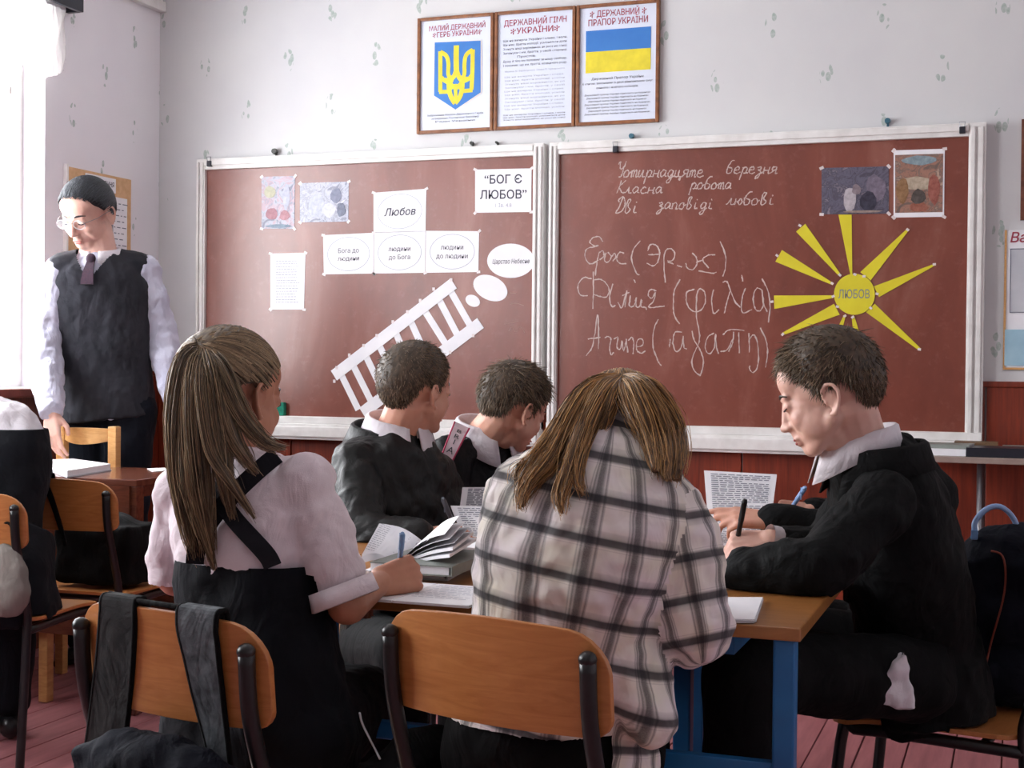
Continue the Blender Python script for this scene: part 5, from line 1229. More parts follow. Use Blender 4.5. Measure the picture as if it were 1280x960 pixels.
    for pts, rad, n in (([(772, 468, 2.36), (742, 474, 2.30), (715, 515, 2.24), (690, 565, 2.20), (664, 595, 2.20), (652, 626, 2.21)], (.010, .018, .020, .017, .013, .004), 120),
                        ([(775, 467, 2.34), (752, 476, 2.28), (730, 525, 2.22), (712, 575, 2.185), (700, 612, 2.19), (703, 634, 2.19)], (.010, .018, .020, .016, .010, .003), 110),
                        ([(774, 466, 2.34), (735, 480, 2.29), (700, 530, 2.24), (672, 572, 2.22), (652, 600, 2.23), (650, 628, 2.23)], (.010, .018, .020, .016, .010, .003), 110),
                        ([(778, 466, 2.34), (760, 478, 2.27), (738, 520, 2.215), (724, 560, 2.185), (722, 590, 2.18), (728, 612, 2.18)], (.010, .016, .016, .013, .009, .003), 80),
                        ([(770, 468, 2.36), (726, 488, 2.32), (696, 535, 2.29), (670, 565, 2.27), (648, 578, 2.27), (644, 592, 2.27)], (.010, .018, .018, .014, .008, .003), 80),
                        ([(782, 466, 2.34), (812, 478, 2.30), (838, 515, 2.28), (846, 555, 2.26), (846, 592, 2.24)], (.010, .020, .022, .020, .010), 130),
                        ([(781, 466, 2.33), (800, 476, 2.26), (822, 520, 2.22), (832, 560, 2.20), (834, 592, 2.19)], (.010, .020, .024, .020, .010), 150),
                        ([(780, 466, 2.33), (790, 478, 2.25), (806, 518, 2.20), (816, 555, 2.18), (820, 582, 2.175)], (.010, .018, .020, .016, .008), 120),
                        ([(779, 466, 2.33), (780, 480, 2.25), (790, 505, 2.215), (800, 530, 2.195), (812, 556, 2.18)], (.010, .016, .016, .012, .004), 80),
                        ([(779, 466, 2.33), (770, 480, 2.26), (762, 500, 2.235), (755, 520, 2.225), (745, 540, 2.22)], (.010, .014, .014, .010, .004), 60)):
        lk(pts, rad, n, sr=.0010, wav=.006)
    n = 1800; az = rs.uniform(-PI, PI, n); q = rs.uniform(.1, 1, n); T_ = th_max(az, 'loose'); S = 8; P_ = np.zeros((n, S, 3))
    for k in range(S):
        u = q*.5+.5*k/(S-1); p_, nn = scalp_pt(az+rs.normal(0, .02, n), np.maximum(T_*u, .02), .010+.004*rs.rand(n)); P_[:, k] = p_
    P_ = h.c+(P_*h.s) @ h.R.T; V, F, tt = strands(P_, np.linspace(.0011, .0008, S), rs); g.add(V, F); tones.append(tt)
    o = obj('hair', g, 'hair_auburn', f.root, smooth=True, fixn=False); set_tone(o, np.concatenate(tones)); return f

# ---------------------------------------------------------------- 3. boy at the right
def boy_right():
    pel = K(1150, 862, 2.98); J = dict(pel=pel, waist=K(1142, 775, 2.94), chest=K(1124, 690, 2.88), upper=K(1104, 606, 2.84), neck=K(1074, 560, 2.82),
             shL=K(1104, 628, 2.68), elL=K(1022, 712, 2.60), wrL=K(925, 716, 2.66), shR=K(1080, 625, 3.0), elR=K(1030, 692, 3.02), wrR=K(962, 675, 2.99))
    fw = flat(DV(-1, 0, .02)); rt = np.cross(fw, UZ); J.update(legs_for(pel, rt, fw, thigh=.42, spread=.12, kz=.50, shin_back=.0))
    J['hipL'] = K(1140, 846, 2.80); J['knL'] = K(925, 842, 2.58); J['anL'] = J['knL']*[1, 1, 0]+V3(0, .05, .075); J['knR'] = K(935, 812, 2.86); J['anR'] = J['knR']*[1, 1, 0]+V3(0, 0, .075)
    h = Head(K(1034, 490, 2.78), DV(-.87, -.34, .34), DV(-.30, .94, .1), 1.02)
    f = Fig('boy in black suit jacket seated at the right end, writing left', (pel[0], pel[1], .45), J, h, 'skin_pale', W_=(.150, .150, .155, .150, .058), D_=(.115, .105, .110, .092, .056), nose=1.1)
    tips = f.hand('R', DV(-.95, -.08, -.12), DV(.1, .80, -.55), .92, **GRIP); f.hand('L', DV(-.98, 0, .15), DV(0, 1, 0), .9, **REST); f.body(); face_parts(h, f.root, 'hair_mid')
    g = G(); f.torso(g, .016); f.yoke(g, .052, .058); f.sleeve(g, 'L', (.066, .064, .062, .056, .046), .985, .045, seed=21); f.sleeve(g, 'R', (.064, .062, .056, .050, .044), .82, .045, seed=22)
    g.cap(K(1120, 566, 2.84), .052, K(1150, 625, 2.86), .075); g.loft([K(1158, 890, 2.98), K(1158, 860, 2.98), K(1150, 800, 2.95)], [.19, .185, .175], [.135, .135, .128], [f.latH]*3)
    up_ = nz(h.c-J['neck']+V3(0, 0, .08))
    g = remesh(g, .006, 5, .018, .09, .008, .03); g = cull(g, lambda c: ~((np.abs((c-J['neck']) @ up_) < .09) & (np.linalg.norm((c-J['neck'])-np.outer((c-J['neck']) @ up_, up_), axis=1) < .052)))
    obj('suit_jacket', g, 'jacket_black', f.root, smooth=True, fixn=False)
    cu = nz(UZ*.62+fw*.78); gg = collar(J['neck']-V3(0, 0, 0), cu, fw, .066, .084, .036, .042, 12, .05, backlift=.014); obj('shirt_collar', gg, 'shirt_white', f.root, smooth=True)
    gg = collar(J['neck']-cu*.040-fw*.004, cu, fw, .088, .112, .030, .050, 40, .06, thick=.005, backlift=.010); obj('jacket_collar', gg, 'jacket_black', f.root, smooth=True)
    # shirt cuff on the writing hand
    a = J['elR']+(J['wrR']-J['elR'])*.52; b = J['wrR']+(J['wrR']-J['elR'])*.03-(J['wrR']-J['elR'])*.0; gg = G(); pts = spline([a, b], 9); rs = np.random.RandomState(3)
    gg.tube(pts, .034+rs.normal(0, .0016, 9), 18, cap=False); obj('shirt_cuff', gg, 'shirt_white', f.root, smooth=True)
    g = G(); g.prism([K(1133, 816, 2.66), K(1080, 868, 2.66), K(1096, 884, 2.66), K(1144, 888, 2.66)], DV(0, 0, 1)*.09); obj('shirt_tail', remesh(g, .005, 3, .016, .03), 'shirt_white', f.root, smooth=True, fixn=False)
    g = G(); f.torso(g, .012, top=.35); f.legs(g, (.088, .072, .062)); obj('trousers', remesh(g, .009, 4, .018, .09), 'black_cloth', f.root, smooth=True, fixn=False); f.shoes()
    short_hair(h, f.root, 'hair_mid', n=8500, L=.020, th=.008, topth=.020, seed=4, lift=.13, comb=(0, 1.1, 0)); return f, tips

# ---------------------------------------------------------------- hidden pupil beyond him: only the hands reach into view
def pupil_beyond():
    pel = K(1120, 800, 3.75); J = dict(pel=pel, waist=K(1118, 745, 3.72), chest=K(1122, 705, 3.66), upper=K(1124, 668, 3.62), neck=K(1120, 648, 3.58),
             shL=K(1100, 668, 3.46), elL=K(1050, 664, 3.30), wrL=K(962, 650, 3.28), shR=K(1120, 668, 3.74), elR=K(1060, 655, 3.62), wrR=K(1014, 640, 3.48))
    fw = flat(DV(-1, 0, 0)); rt = np.cross(fw, UZ); J.update(legs_for(pel, rt, fw, thigh=.38, spread=.1, kz=.50))
    h = Head(K(1108, 612, 3.52), DV(-.7, -.70, 0), DV(-.7, .7, 0), .92)
    f = Fig('pupil in dark sleeves mostly hidden beyond the boy at the right, pointing at the book', (pel[0], pel[1], .45), J, h, 'skin', W_=(.14, .13, .14, .135, .055), vox=.0042)
    f.hand('L', DV(-.96, .06, .1), DV(.1, .85, -.5), .92, **POINT); tips = f.hand('R', DV(-.9, .05, -.2), DV(.1, .7, -.6), .92, **GRIP); f.body(); face_parts(h, f.root)
    g = G(); f.torso(g, .014); f.yoke(g); f.sleeve(g, 'L', (.06, .056, .052, .048, .040), .97, .05, seed=31); f.sleeve(g, 'R', (.06, .056, .052, .048, .040), .96, .05, seed=32)
    obj('jacket', remesh(g, .007, 4, .014, .09), 'jacket_black', f.root, smooth=True, fixn=False)
    g = G(); f.torso(g, .012, top=.35); f.legs(g); obj('trousers', remesh(g, .010, 3), 'black_cloth', f.root, smooth=True, fixn=False); f.shoes()
    short_hair(h, f.root, 'hair_dark', n=2500, seed=14); return f, tips

# ---------------------------------------------------------------- 4. two boys behind the table
def boy_smooth():
    pel = K(496, 795, 3.72); J = dict(pel=pel, waist=K(500, 728, 3.68), chest=K(500, 655, 3.64), upper=K(494, 580, 3.62), neck=K(497, 540, 3.62),
             shR=K(446, 580, 3.52), elR=K(448, 676, 3.36), wrR=K(528, 672, 3.30), shL=K(546, 612, 3.74), elL=K(572, 690, 3.60), wrL=K(545, 688, 3.38))
    fw = flat(DV(.72, 0, -.70)); rt = np.cross(fw, UZ); J.update(legs_for(pel, rt, flat(DV(.3, 0, -.95)), thigh=.40, spread=.1, kz=.50, shin_back=.03))
    h = Head(K(521, 486, 3.60), DV(.66, -.07, .75), DV(.05, 1, 0), 1.0)
    f = Fig('boy with cropped hair in a glossy black jacket, turned towards the chalkboard', (pel[0], pel[1], .45), J, h, 'skin', W_=(.145, .140, .150, .150, .058), vox=.0042)
    tips = f.hand('R', DV(.9, .12, -.1), DV(-.3, .8, -.5), .92, **GRIP); f.hand('L', DV(-.6, .0, -.75), DV(0, 1, .1), .92, **REST); f.body(); face_parts(h, f.root)
    g = G(); f.torso(g, .018); f.yoke(g, .066, .066, .0); f.sleeve(g, 'R', (.066, .068, .064, .058, .048), .95, .06, seed=41); f.sleeve(g, 'L', (.068, .064, .060, .054, .046), .95, .06, seed=42)
    up_ = nz(h.c-J['neck']+V3(0, 0, .1)); cf = flat(DV(.62, 0, -.75))
    g = remesh(g, .0065, 5, .018, .09, .012, .035); g = cull(g, lambda c: ~((np.abs((c-J['neck']) @ up_) < .10) & (np.linalg.norm((c-J['neck'])-np.outer((c-J['neck']) @ up_, up_), axis=1) < .056)))
    obj('jacket', g, 'jacket_leather', f.root, smooth=True, fixn=False)
    cu = nz(UZ+cf*.85); gg = collar(J['neck']-V3(0, 0, .002), cu, cf, .064, .086, .038, .038, 10, .070, backlift=.018); obj('shirt_collar', gg, 'shirt_white', f.root, smooth=True)
    gg = collar(J['neck']-cu*.032-cf*.006, cu, cf, .086, .120, .034, .064, 40, .12, thick=.005, backlift=.018); obj('jacket_collar', gg, 'jacket_leather', f.root, smooth=True)
    g = G(); f.torso(g, .012, top=.35); f.legs(g); obj('trousers', remesh(g, .010, 3), 'black_cloth', f.root, smooth=True, fixn=False); f.shoes()
    short_hair(h, f.root, 'hair_mid', n=7000, L=.014, th=.008, topth=.016, seed=24, lift=.35, comb=(0, .3, 0)); return f, tips
def boy_lettered():
    pel = K(628, 795, 4.08); J = dict(pel=pel, waist=K(622, 728, 4.06), chest=K(616, 655, 4.02), upper=K(606, 588, 4.00), neck=K(606, 548, 3.98),
             shR=K(560, 574, 3.88), elR=K(560, 690, 3.80), wrR=K(622, 680, 3.76), shL=K(655, 608, 4.12), elL=K(690, 690, 4.00), wrL=K(640, 690, 3.80))
    fw = flat(DV(.66, 0, -.75)); rt = np.cross(fw, UZ); J.update(legs_for(pel, rt, flat(DV(.3, 0, -.95)), thigh=.38, spread=.1, kz=.50, shin_back=.03))
    h = Head(K(643, 508, 3.94), DV(.70, -.36, .62), DV(.34, .92, .15), 1.03)
    f = Fig('boy with tousled hair in a black jacket with lettered white band, leaning forward', (pel[0], pel[1], .45), J, h, 'skin', W_=(.140, .138, .150, .150, .058), vox=.0042)
    f.hand('R', DV(.9, 0, -.3), DV(0, 1, 0), .92, **REST); f.hand('L', DV(-.5, 0, -.8), DV(0, 1, 0), .92, **REST); f.body(); face_parts(h, f.root)
    g = G(); f.torso(g, .018); f.yoke(g, .064, .066, .0); f.sleeve(g, 'R', (.066, .064, .060, .054, .046), .95, .06, seed=51); f.sleeve(g, 'L', (.066, .062, .058, .052, .046), .95, .06, seed=52)
    up_ = nz(h.c-J['neck']+V3(0, 0, .06)); cf = nz(fw*.8+flat(h.R[:, 1])*.8)
    g = remesh(g, .0065, 5, .016, .09, .010, .035); g = cull(g, lambda c: ~((np.abs((c-J['neck']) @ up_) < .10) & (np.linalg.norm((c-J['neck'])-np.outer((c-J['neck']) @ up_, up_), axis=1) < .056)))
    jk = g; obj('jacket', g, 'jacket_sport', f.root, smooth=True, fixn=False)
    cf = flat(DV(.62, 0, -.75)); cu = nz(UZ+cf*.9); gg = collar(J['neck']+V3(0, 0, .006), cu, cf, .066, .094, .040, .044, 12, .06, backlift=.020); obj('shirt_collar', gg, 'shirt_white', f.root, smooth=True)
    dv = view_dir(570, 550); S_ = spline([(579, 528, 0), (571, 545, 0), (562, 565, 0), (551, 590, 0)], 22)[:, :2]
    q = project_to(jk, [K(a, b, 3.3) for a, b in S_], dv, .010)
    for _ in range(4): q[1:-1] = (q[:-2]+q[2:]+2*q[1:-1])/4
    gg = G(); ribbon(gg, q, np.linspace(.040, .026, 22), .003, [-dv]*22); obj('shoulder_band', gg, 'stripe_pink', f.root)
    for s_ in (-1, 1):
        lat_ = nz(np.cross(nz(q[-1]-q[0]), -dv)); e = q+lat_*s_*np.linspace(.022, .015, 22)[:, None]; gg = G().tube(e, .0028, 6); obj('band_piping', gg, 'pink_edge', f.root, smooth=True)
    for ch, t_ in zip('BRIAN', (.20, .38, .52, .68, .87)):
        i = int(t_*21); gg = G(); d = nz(q[min(21, i+1)]-q[i-1]); rgt = nz(np.cross(dv, d)); rgt = -rgt if np.dot(rgt, DV(1, 0, 0)) < 0 else rgt
        text(gg, ch, .028, q[i]-dv*.007, rgt, -d, off=0); obj('letter', gg, 'book_black', f.root)
    g = G(); f.torso(g, .012, top=.35); f.legs(g); obj('trousers', remesh(g, .010, 3), 'black_cloth', f.root, smooth=True, fixn=False); f.shoes()
    short_hair(h, f.root, 'hair_mid', n=6500, L=.024, th=.008, topth=.016, seed=34, lift=.32, comb=(.2, .6, 0)); return f

# ---------------------------------------------------------------- 5. teacher standing by the window
def teacher():
    pel = K(136, 512, 5.42); J = dict(pel=pel, waist=K(130, 468, 5.42), chest=K(124, 405, 5.42), upper=K(124, 350, 5.42), neck=K(125, 316, 5.42),
             shR=K(72, 342, 5.36), elR=K(54, 430, 5.30), wrR=K(64, 516, 5.12), shL=K(180, 340, 5.48), elL=K(204, 425, 5.46), wrL=K(218, 500, 5.36))
    fw = flat(DV(-.2, 0, -1)); rt = np.cross(fw, UZ); hR, hL = pel+rt*.085, pel-rt*.085
    for q, hp in (('R', hR), ('L', hL)): J['hip'+q] = hp; J['kn'+q] = V3(hp[0], hp[1], .50)+fw*.02; J['an'+q] = V3(hp[0], hp[1], .075)+(-rt if q == 'L' else rt)*.02
    h = Head(K(108, 265, 5.36), DV(-.30, -.48, -.82), DV(-.1, .90, -.42), 1.12)
    f = Fig('man in charcoal knit vest, shirt and tie standing by the window, looking down', (pel[0], pel[1], 0), J, h, 'skin_pale', W_=(.165, .160, .178, .170, .060), D_=(.115, .115, .122, .100, .056), arm=1.05, jaw=.88, nose=1.25, vox=.0042)
    f.hand('R', DV(.10, -.95, -.2), DV(-.35, .1, -.93), .98, **REST); f.hand('L', DV(.2, -.95, 0), DV(.9, 0, -.3), .98, **REST); f.body(); face_parts(h, f.root, 'hair_black')
    g = G(); f.torso(g, .008); f.yoke(g, .052, .060); f.sleeve(g, 'R', (.066, .066, .066, .062, .044), .97, .06, seed=61); f.sleeve(g, 'L', (.066, .064, .062, .058, .044), .97, .06, seed=62)
    obj('shirt', remesh(g, .0065, 4, .016, .08, .012, .035), 'shirt_lilac', f.root, smooth=True, fixn=False)
    g = G(); f.torso(g, .022)
    for q in 'RL': g.cap(J['neck']-V3(0, 0, .030), .062, J['sh'+q]+(J['neck']-J['sh'+q])*.12+V3(0, 0, .0), .070)
    g = remesh(g, .006, 5, .014, .10, .006, .03); up_ = UZ; ff = flat(DV(-.05, 0, -1)); rt = np.cross(ff, UZ); apex = J['neck']+fw*.13-V3(0, 0, .165); r_ = rt
    def keep(c):
        w = c-J['neck']; x = np.abs(w @ r_); y_ = w @ ff; z_ = w[:, 2]
        vneck = (y_ > -.015) & (x < (z_+.120)*.58) & (z_ > -.120)
        hole = (z_ > -.06) & (np.hypot(x, y_) < .074)
        return ~(vneck | hole)
    vest = cull(g, keep); obj('knit_vest', vest, 'vest', f.root, smooth=True, fixn=False)
    gg = collar(J['neck']-V3(0, 0, .018), nz(up_+ff*.25), ff, .060, .082, .036, .044, 12, .045, backlift=.012); obj('shirt_collar', gg, 'shirt_white', f.root, smooth=True)
    g = G(); a = J['neck']+ff*.098-V3(0, 0, .030); b = J['neck']+ff*.142-V3(0, 0, .130); g.ell(a+ff*.002, (.019, .012, .020), frame(ff)); ribbon(g, spline([a-V3(0, 0, .008), (a+b)/2+ff*.006, b], 8), np.linspace(.028, .050, 8), .008, [ff]*8); obj('necktie', g, 'tie', f.root)
    g = G(); f.torso(g, .014, top=.30, dmul=1.0); f.legs(g, (.105, .080, .072)); g.cap(J['hipR']-V3(0, 0, .02), .1, J['hipL']-V3(0, 0, .02), .1)
    obj('trousers', remesh(g, .009, 4, .02, .1), 'trouser', f.root, smooth=True, fixn=False); f.shoes()
    for q in 'RL':
        d = nz(J['wr'+q]-J['el'+q]); c_ = J['wr'+q]-d*.02; gg = G().tube([c_-d*.03, c_, c_+d*.028], [.044, .045, .042], 18); obj('shirt_cuff', gg, 'shirt_lilac', f.root, smooth=True)
    # slicked-back hair, parted, tied behind
    rs = np.random.RandomState(77); V, F, tn = hair_cap(h, 'pulled', .008, .012, 9); g = G(); g.add(V, F); tones = [tn]
    n = 2600; az = rs.uniform(-PI, PI, n); T_ = th_max(az, 'pulled')*rs.uniform(.2, 1, n); S = 8; a0, _ = scalp_pt(az, T_, .004); tu = V3(0, -.105, .02); P_ = np.zeros((n, S, 3))
    for k in range(S):
        u = k/(S-1)*.9; p = a0*(1-u)+tu*u; d = (p-SC_C)/SC_R; nn = np.linalg.norm(d, axis=1, keepdims=True); P_[:, k] = SC_C+d/nn*(SC_R+.012)
    P_ = h.c+(P_*h.s) @ h.R.T; V, F, tt = strands(P_, np.linspace(.0012, .0010, S), rs); g.add(V, F); tones.append(tt)
    lock_geo(g, tones, [h.t((0, -.10, .02)), h.t((.01, -.125, -.03)), h.t((.02, -.12, -.10)), h.t((.02, -.11, -.17))], (.012, .02, .02, .006), 90, rs)
    o = obj('hair', g, 'hair_black', f.root, smooth=True, fixn=False); set_tone(o, np.concatenate(tones))
    # spectacles, a thing of their own
    e = thing('spectacles', 'thin-rimmed spectacles worn by the standing man', 'glasses', h.t((0, .10, 0)))
    for s_ in (-1, 1):
        c_ = V3(s_*.033, .098, -.006); pts = [h.t(c_+V3(.023*math.cos(x), -.10*abs(.023*math.cos(x)+s_*.01)*.6, .016*math.sin(x))) for x in np.linspace(0, 2*PI, 24, endpoint=False)]
        g = G().tube(pts, .0011, 6, closed=True); obj('rim', g, 'steel', e, smooth=True)
        g = G().prism(pts, h.R[:, 1]*.0008); obj('lens', g, 'lens', e)
        g = G().tube([h.t((s_*.056, .092, 0)), h.t((s_*.078, .05, 0)), h.t((s_*.083, -.01, 0))], .0011, 6); obj('temple_arm', g, 'steel', e, smooth=True)
    g = G().tube([h.t((-.011, .098, -.002)), h.t((0, .104, .001)), h.t((.011, .098, -.002))], .0011, 6); obj('bridge', g, 'steel', e, smooth=True)
    return f

# ---------------------------------------------------------------- 6. pupil leaning over the dark table at the left edge
def pupil_left():
    pel = K(-28, 728, 4.02); J = dict(pel=pel, waist=K(-20, 668, 4.08), chest=K(-12, 605, 4.14), upper=K(-8, 553, 4.20), neck=K(-20, 512, 4.26),
             shR=K(22, 560, 4.16), elR=K(44, 606, 4.36), wrR=K(20, 606, 4.55), shL=K(-52, 545, 4.28), elL=K(-70, 610, 4.40), wrL=K(-40, 604, 4.58))
    fw = flat(DV(.1, 0, 1)); rt = np.cross(fw, UZ); J.update(legs_for(pel, rt, flat(DV(-.25, 0, .95)), thigh=.36, spread=.07, kz=.52))
    h = Head(K(-48, 448, 4.36), DV(-.3, -.5, .8), DV(-.1, .9, .4), .97)
    f = Fig('pupil in white shirt and dark dress leaning over the table at the left edge', (pel[0], pel[1], .45), J, h, 'skin', vox=.005)
    f.hand('R', DV(-.3, 0, .9), DV(0, 1, 0), .9, **REST); f.hand('L', DV(.3, 0, .9), DV(0, 1, 0), .9, **REST); f.body(); face_parts(h, f.root)
    cut = K(20, 537, 4.1)[2]
    g = G(); f.torso(g, .010); f.yoke(g, .05, .056); f.sleeve(g, 'R', (.058, .056, .05, .045, .038), .96, .05, seed=71); f.sleeve(g, 'L', (.058, .056, .05, .045, .038), .96, .05, seed=72)
    obj('shirt', remesh(g, .0075, 4, .016, .09, .012, .04), 'shirt_white', f.root, smooth=True, fixn=False)
    g = G(); f.torso(g, .024); f.sleeve(g, 'R', (.074, .070, .060, .045, .038), .42, .03, seed=73); g.loft(spline([K(-2, 668, 4.08), K(-10, 728, 4.02), K(-10, 775, 4.02)], 6), [.155, .165, .175, .185, .19, .19], [.12, .13, .14, .145, .15, .15], [f.latH]*6); f.legs(g, (.1, .085, .06))
    g = clampz(cull(remesh(g, .008, 4, .018, .1), lambda c: c[:, 2] < cut+.006), cut); obj('jumper_dress', g, 'navy', f.root, smooth=True, fixn=False); f.shoes()
    short_hair(h, f.root, 'hair_dark', n=2000, seed=54); return f

# ================================================================ the people
g1, tips1 = girl_ponytail()
g2 = girl_plaid()
b1, tipsb = boy_right()
b2, tipsh = pupil_beyond()
b3, tipss = boy_smooth()
b4 = boy_lettered()
tc = teacher()
pl = pupil_left()

# ================================================================ books, papers, pens
def print_lines(root, pa, pb, pc, pd, n, name='small_print', m='ink_soft', h=.0024, x0=.09, x1=.92, y0=.07, y1=.95, nrm=None, lift=.0008):
    """rows of tiny words over the patch TL TR BR BL"""
    g = G(); a, b, c, d = [np.asarray(p) for p in (pa, pb, pc, pd)]; nn = nz(np.cross(b-a, a-d)) if nrm is None else nz(nrm)
    for i in range(n):
        v = y0+(y1-y0)*(i+.3)/n; L = a+(d-a)*v; R_ = b+(c-b)*v; dn = nz(d-a)*h; u = x0; e = x1 if rnd.random() > .2 else x1-rnd.uniform(.1, .4)
        while u < e:
            w = rnd.uniform(.04, .12); u2 = min(u+w, e); p0 = L+(R_-L)*u+nn*lift; p1 = L+(R_-L)*u2+nn*lift
            g.add([p0, p1, p1+dn, p0+dn], [(0, 1, 2, 3)]); u = u2+.022
    o = obj(name, g, m, root); return o
def slab(pa, pb, pc, pd, th, off=0):       # level-ish quad with thickness upwards
    return G().prism([np.asarray(p)+V3(0, 0, off) for p in (pa, pb, pc, pd)], V3(0, 0, th))
def closed_book(c, L, Wd, th, deg, cover, label, cat='book', group=None, tilt=0):
    t = thing('book', label, cat, c, group); a = math.radians(deg); R = np.array([[math.cos(a), -math.sin(a), 0], [math.sin(a), math.cos(a), 0], [0, 0, 1]])
    if tilt: ct, st_ = math.cos(tilt), math.sin(tilt); R = R @ np.array([[ct, 0, -st_], [0, 1, 0], [st_, 0, ct]])
    c = np.asarray(c)+R @ V3(0, 0, th/2)
    g = G().box(c+R @ V3(.004, 0, 0), (Wd-.008, L-.008, th-.005), R); obj('page_block', g, 'paper', t)
    g = G(); g.box(c+R @ V3(0, 0, th/2-.00125), (Wd, L, .0025), R); obj('front_cover', g, cover, t)
    g = G(); g.box(c-R @ V3(0, 0, th/2-.00125), (Wd, L, .0025), R); obj('back_cover', g, cover, t)
    g = G(); g.box(c+R @ V3(-Wd/2+.0015, 0, 0), (.003, L, th-.005), R); obj('spine', g, cover, t); return t
ex, ey = V3(1, 0, 0), V3(0, 1, 0)
# girl's open exercise book
a = T(397, 747, TH+.001); w_, d_ = T(608, 752, TH)[0]-a[0], .205
t = thing('exercise_book', 'open white exercise book under the ponytailed girl\'s hands', 'notebook', a+ex*w_/2+ey*d_/2)
for i in (0, 1):
    x0_ = a+ex*(w_/2*i+.001*i); q = [x0_+ey*d_, x0_+ex*(w_/2-.001)+ey*d_, x0_+ex*(w_/2-.001), x0_]; g = slab(*q, .005); obj('page', g, 'paper', t, bev=.001)
    q2 = [p+V3(0, 0, .0052) for p in q]; print_lines(t, *q2, 9, 'handwriting', 'ink_pale', .003, .1, .85, .1, .8, UZ)
# two closed books beyond it
p0 = T(566, 718, TH); u = nz(T(612, 700, TH)-p0); v = V3(-u[1], u[0], 0); deg = math.degrees(math.atan2(v[1], v[0]))
def bk(px, py, L, Wd, th, zoff, cover, label, rot=0):
    p = T(px, py, TH+zoff); a_ = math.atan2(u[1], u[0])+rot; d1 = V3(math.cos(a_), math.sin(a_), 0); d2 = V3(-d1[1], d1[0], 0)   # d1 along the spine, d2 away to the left
    c = p+d1*L/2+d2*Wd/2+V3(0, 0, .0); c[2] = TH+zoff+.001
    return closed_book(c, L, Wd, th, math.degrees(math.atan2(d2[1], d2[0])), cover, label, group='closed books on the near table')
bk(560, 727, .23, .17, .014, .0, 'paper_grey', 'grey closed book under the greenish one', .10); bk(565, 722, .24, .17, .020, .016, 'book_green', 'greenish-grey hardcover book lying on the grey one')
# open book with a fan of raised pages
bz = TH+.003
t = thing('open_book', 'open book with raised fanned pages beside the writing girl', 'book', T(505, 700, TH))
s0, s1 = T(492, 712, bz), T(528, 684, bz)
def sheet(name, e0, e1, lift, m='paper', th=.0006, n=8, bow=.02):
    g = G(); A = []; B = []
    for i in range(n):
        f = i/(n-1); b_ = V3(0, 0, bow*math.sin(f*PI)); A.append(s0+(e0-s0)*f+b_); B.append(s1+(e1-s1)*f+b_)
    tv = V3(0, 0, th); vs = []
    for p, q in zip(A, B): vs += [p, q, q+tv, p+tv]
    g.rings([np.array(vs[4*i:4*i+4]) for i in range(n)]); return obj(name, g, m, t)
l0, l1 = K(452, 702, 2.66), K(474, 662, 2.86)
sheet('page_block', l0+V3(0, 0, -.004), l1+V3(0, 0, -.004), 0, th=.014, bow=.012); sheet('page', l0+V3(0, 0, .012), l1+V3(0, 0, .012), 0, bow=.014)
print_lines(t, l1+V3(0, 0, .020), s1+V3(0, 0, .020), s0+V3(0, 0, .020), l0+V3(0, 0, .020), 14, h=.002, nrm=UZ, x0=.08, x1=.8)
for i, (ax_, ay_, bx_, by_) in enumerate([(556, 668, 574, 645), (562, 674, 582, 652), (568, 679, 588, 658), (566, 688, 592, 668), (562, 697, 596, 676)]):
    sheet('page' if i < 3 else 'page_block', K(ax_, ay_, 2.62+.01*i), K(bx_, by_, 2.80+.01*i), 0, th=.0008 if i < 3 else .006, bow=.016-.003*i, m='paper' if i != 2 else 'paper_grey')
# propped book facing the two boys / the camera
def propped(label, quadA, quadB, rows):
    c = (np.array(quadA[2])+np.array(quadA[3]))/2; t = thing('propped_book', label, 'book', (c[0], c[1], TH))
    for nm, q in (('page', quadA), ('page', quadB)):
        if q is None: continue
        q = [np.asarray(p) for p in q]; nn = nz(np.cross(q[1]-q[0], q[0]-q[3])); g = G(); g.prism(q, -nn*.010); obj(nm, g, 'paper', t); print_lines(t, *q, rows, h=.0022, nrm=nn, lift=.0035)
    return t
propped('open textbook propped up in front of the boy with the lettered jacket', [K(578, 609, 3.62), K(668, 609, 3.58), K(662, 640, 3.54), K(574, 640, 3.58)], [K(563, 632, 3.50), K(650, 634, 3.46), K(642, 672, 3.38), K(580, 674, 3.42)], 14)
qa = [K(880, 588, 3.52), K(971, 593, 3.48), K(965, 640, 3.40), K(884, 640, 3.44)]; qb = [K(884, 640, 3.44), K(965, 640, 3.40), K(962, 682, 3.26), K(890, 684, 3.30)]
propped('open textbook propped up behind the hands at the right end', qa, qb, 17)
c_ = T(583, 690, TH+.001); closed_book(c_, .20, .15, .022, 80, 'paper', 'white paperback lying before the propped textbook, near the boys', group='closed books on the near table')
# small sheet stack near the front corner, loose sheet
q = [T(812, 752, TH), T(954, 752, TH), T(944, 780, TH), T(805, 777, TH)]
t = thing('sheet_stack', 'small stack of white sheets by the front right table corner', 'papers', (q[0]+q[2])/2)
for i in range(3): obj('sheet', slab(*[p+V3(rnd.uniform(-.002, .002), rnd.uniform(-.002, .002), 0) for p in q], .0022, .001+.0024*i), 'paper_grey' if i == 1 else 'paper', t)
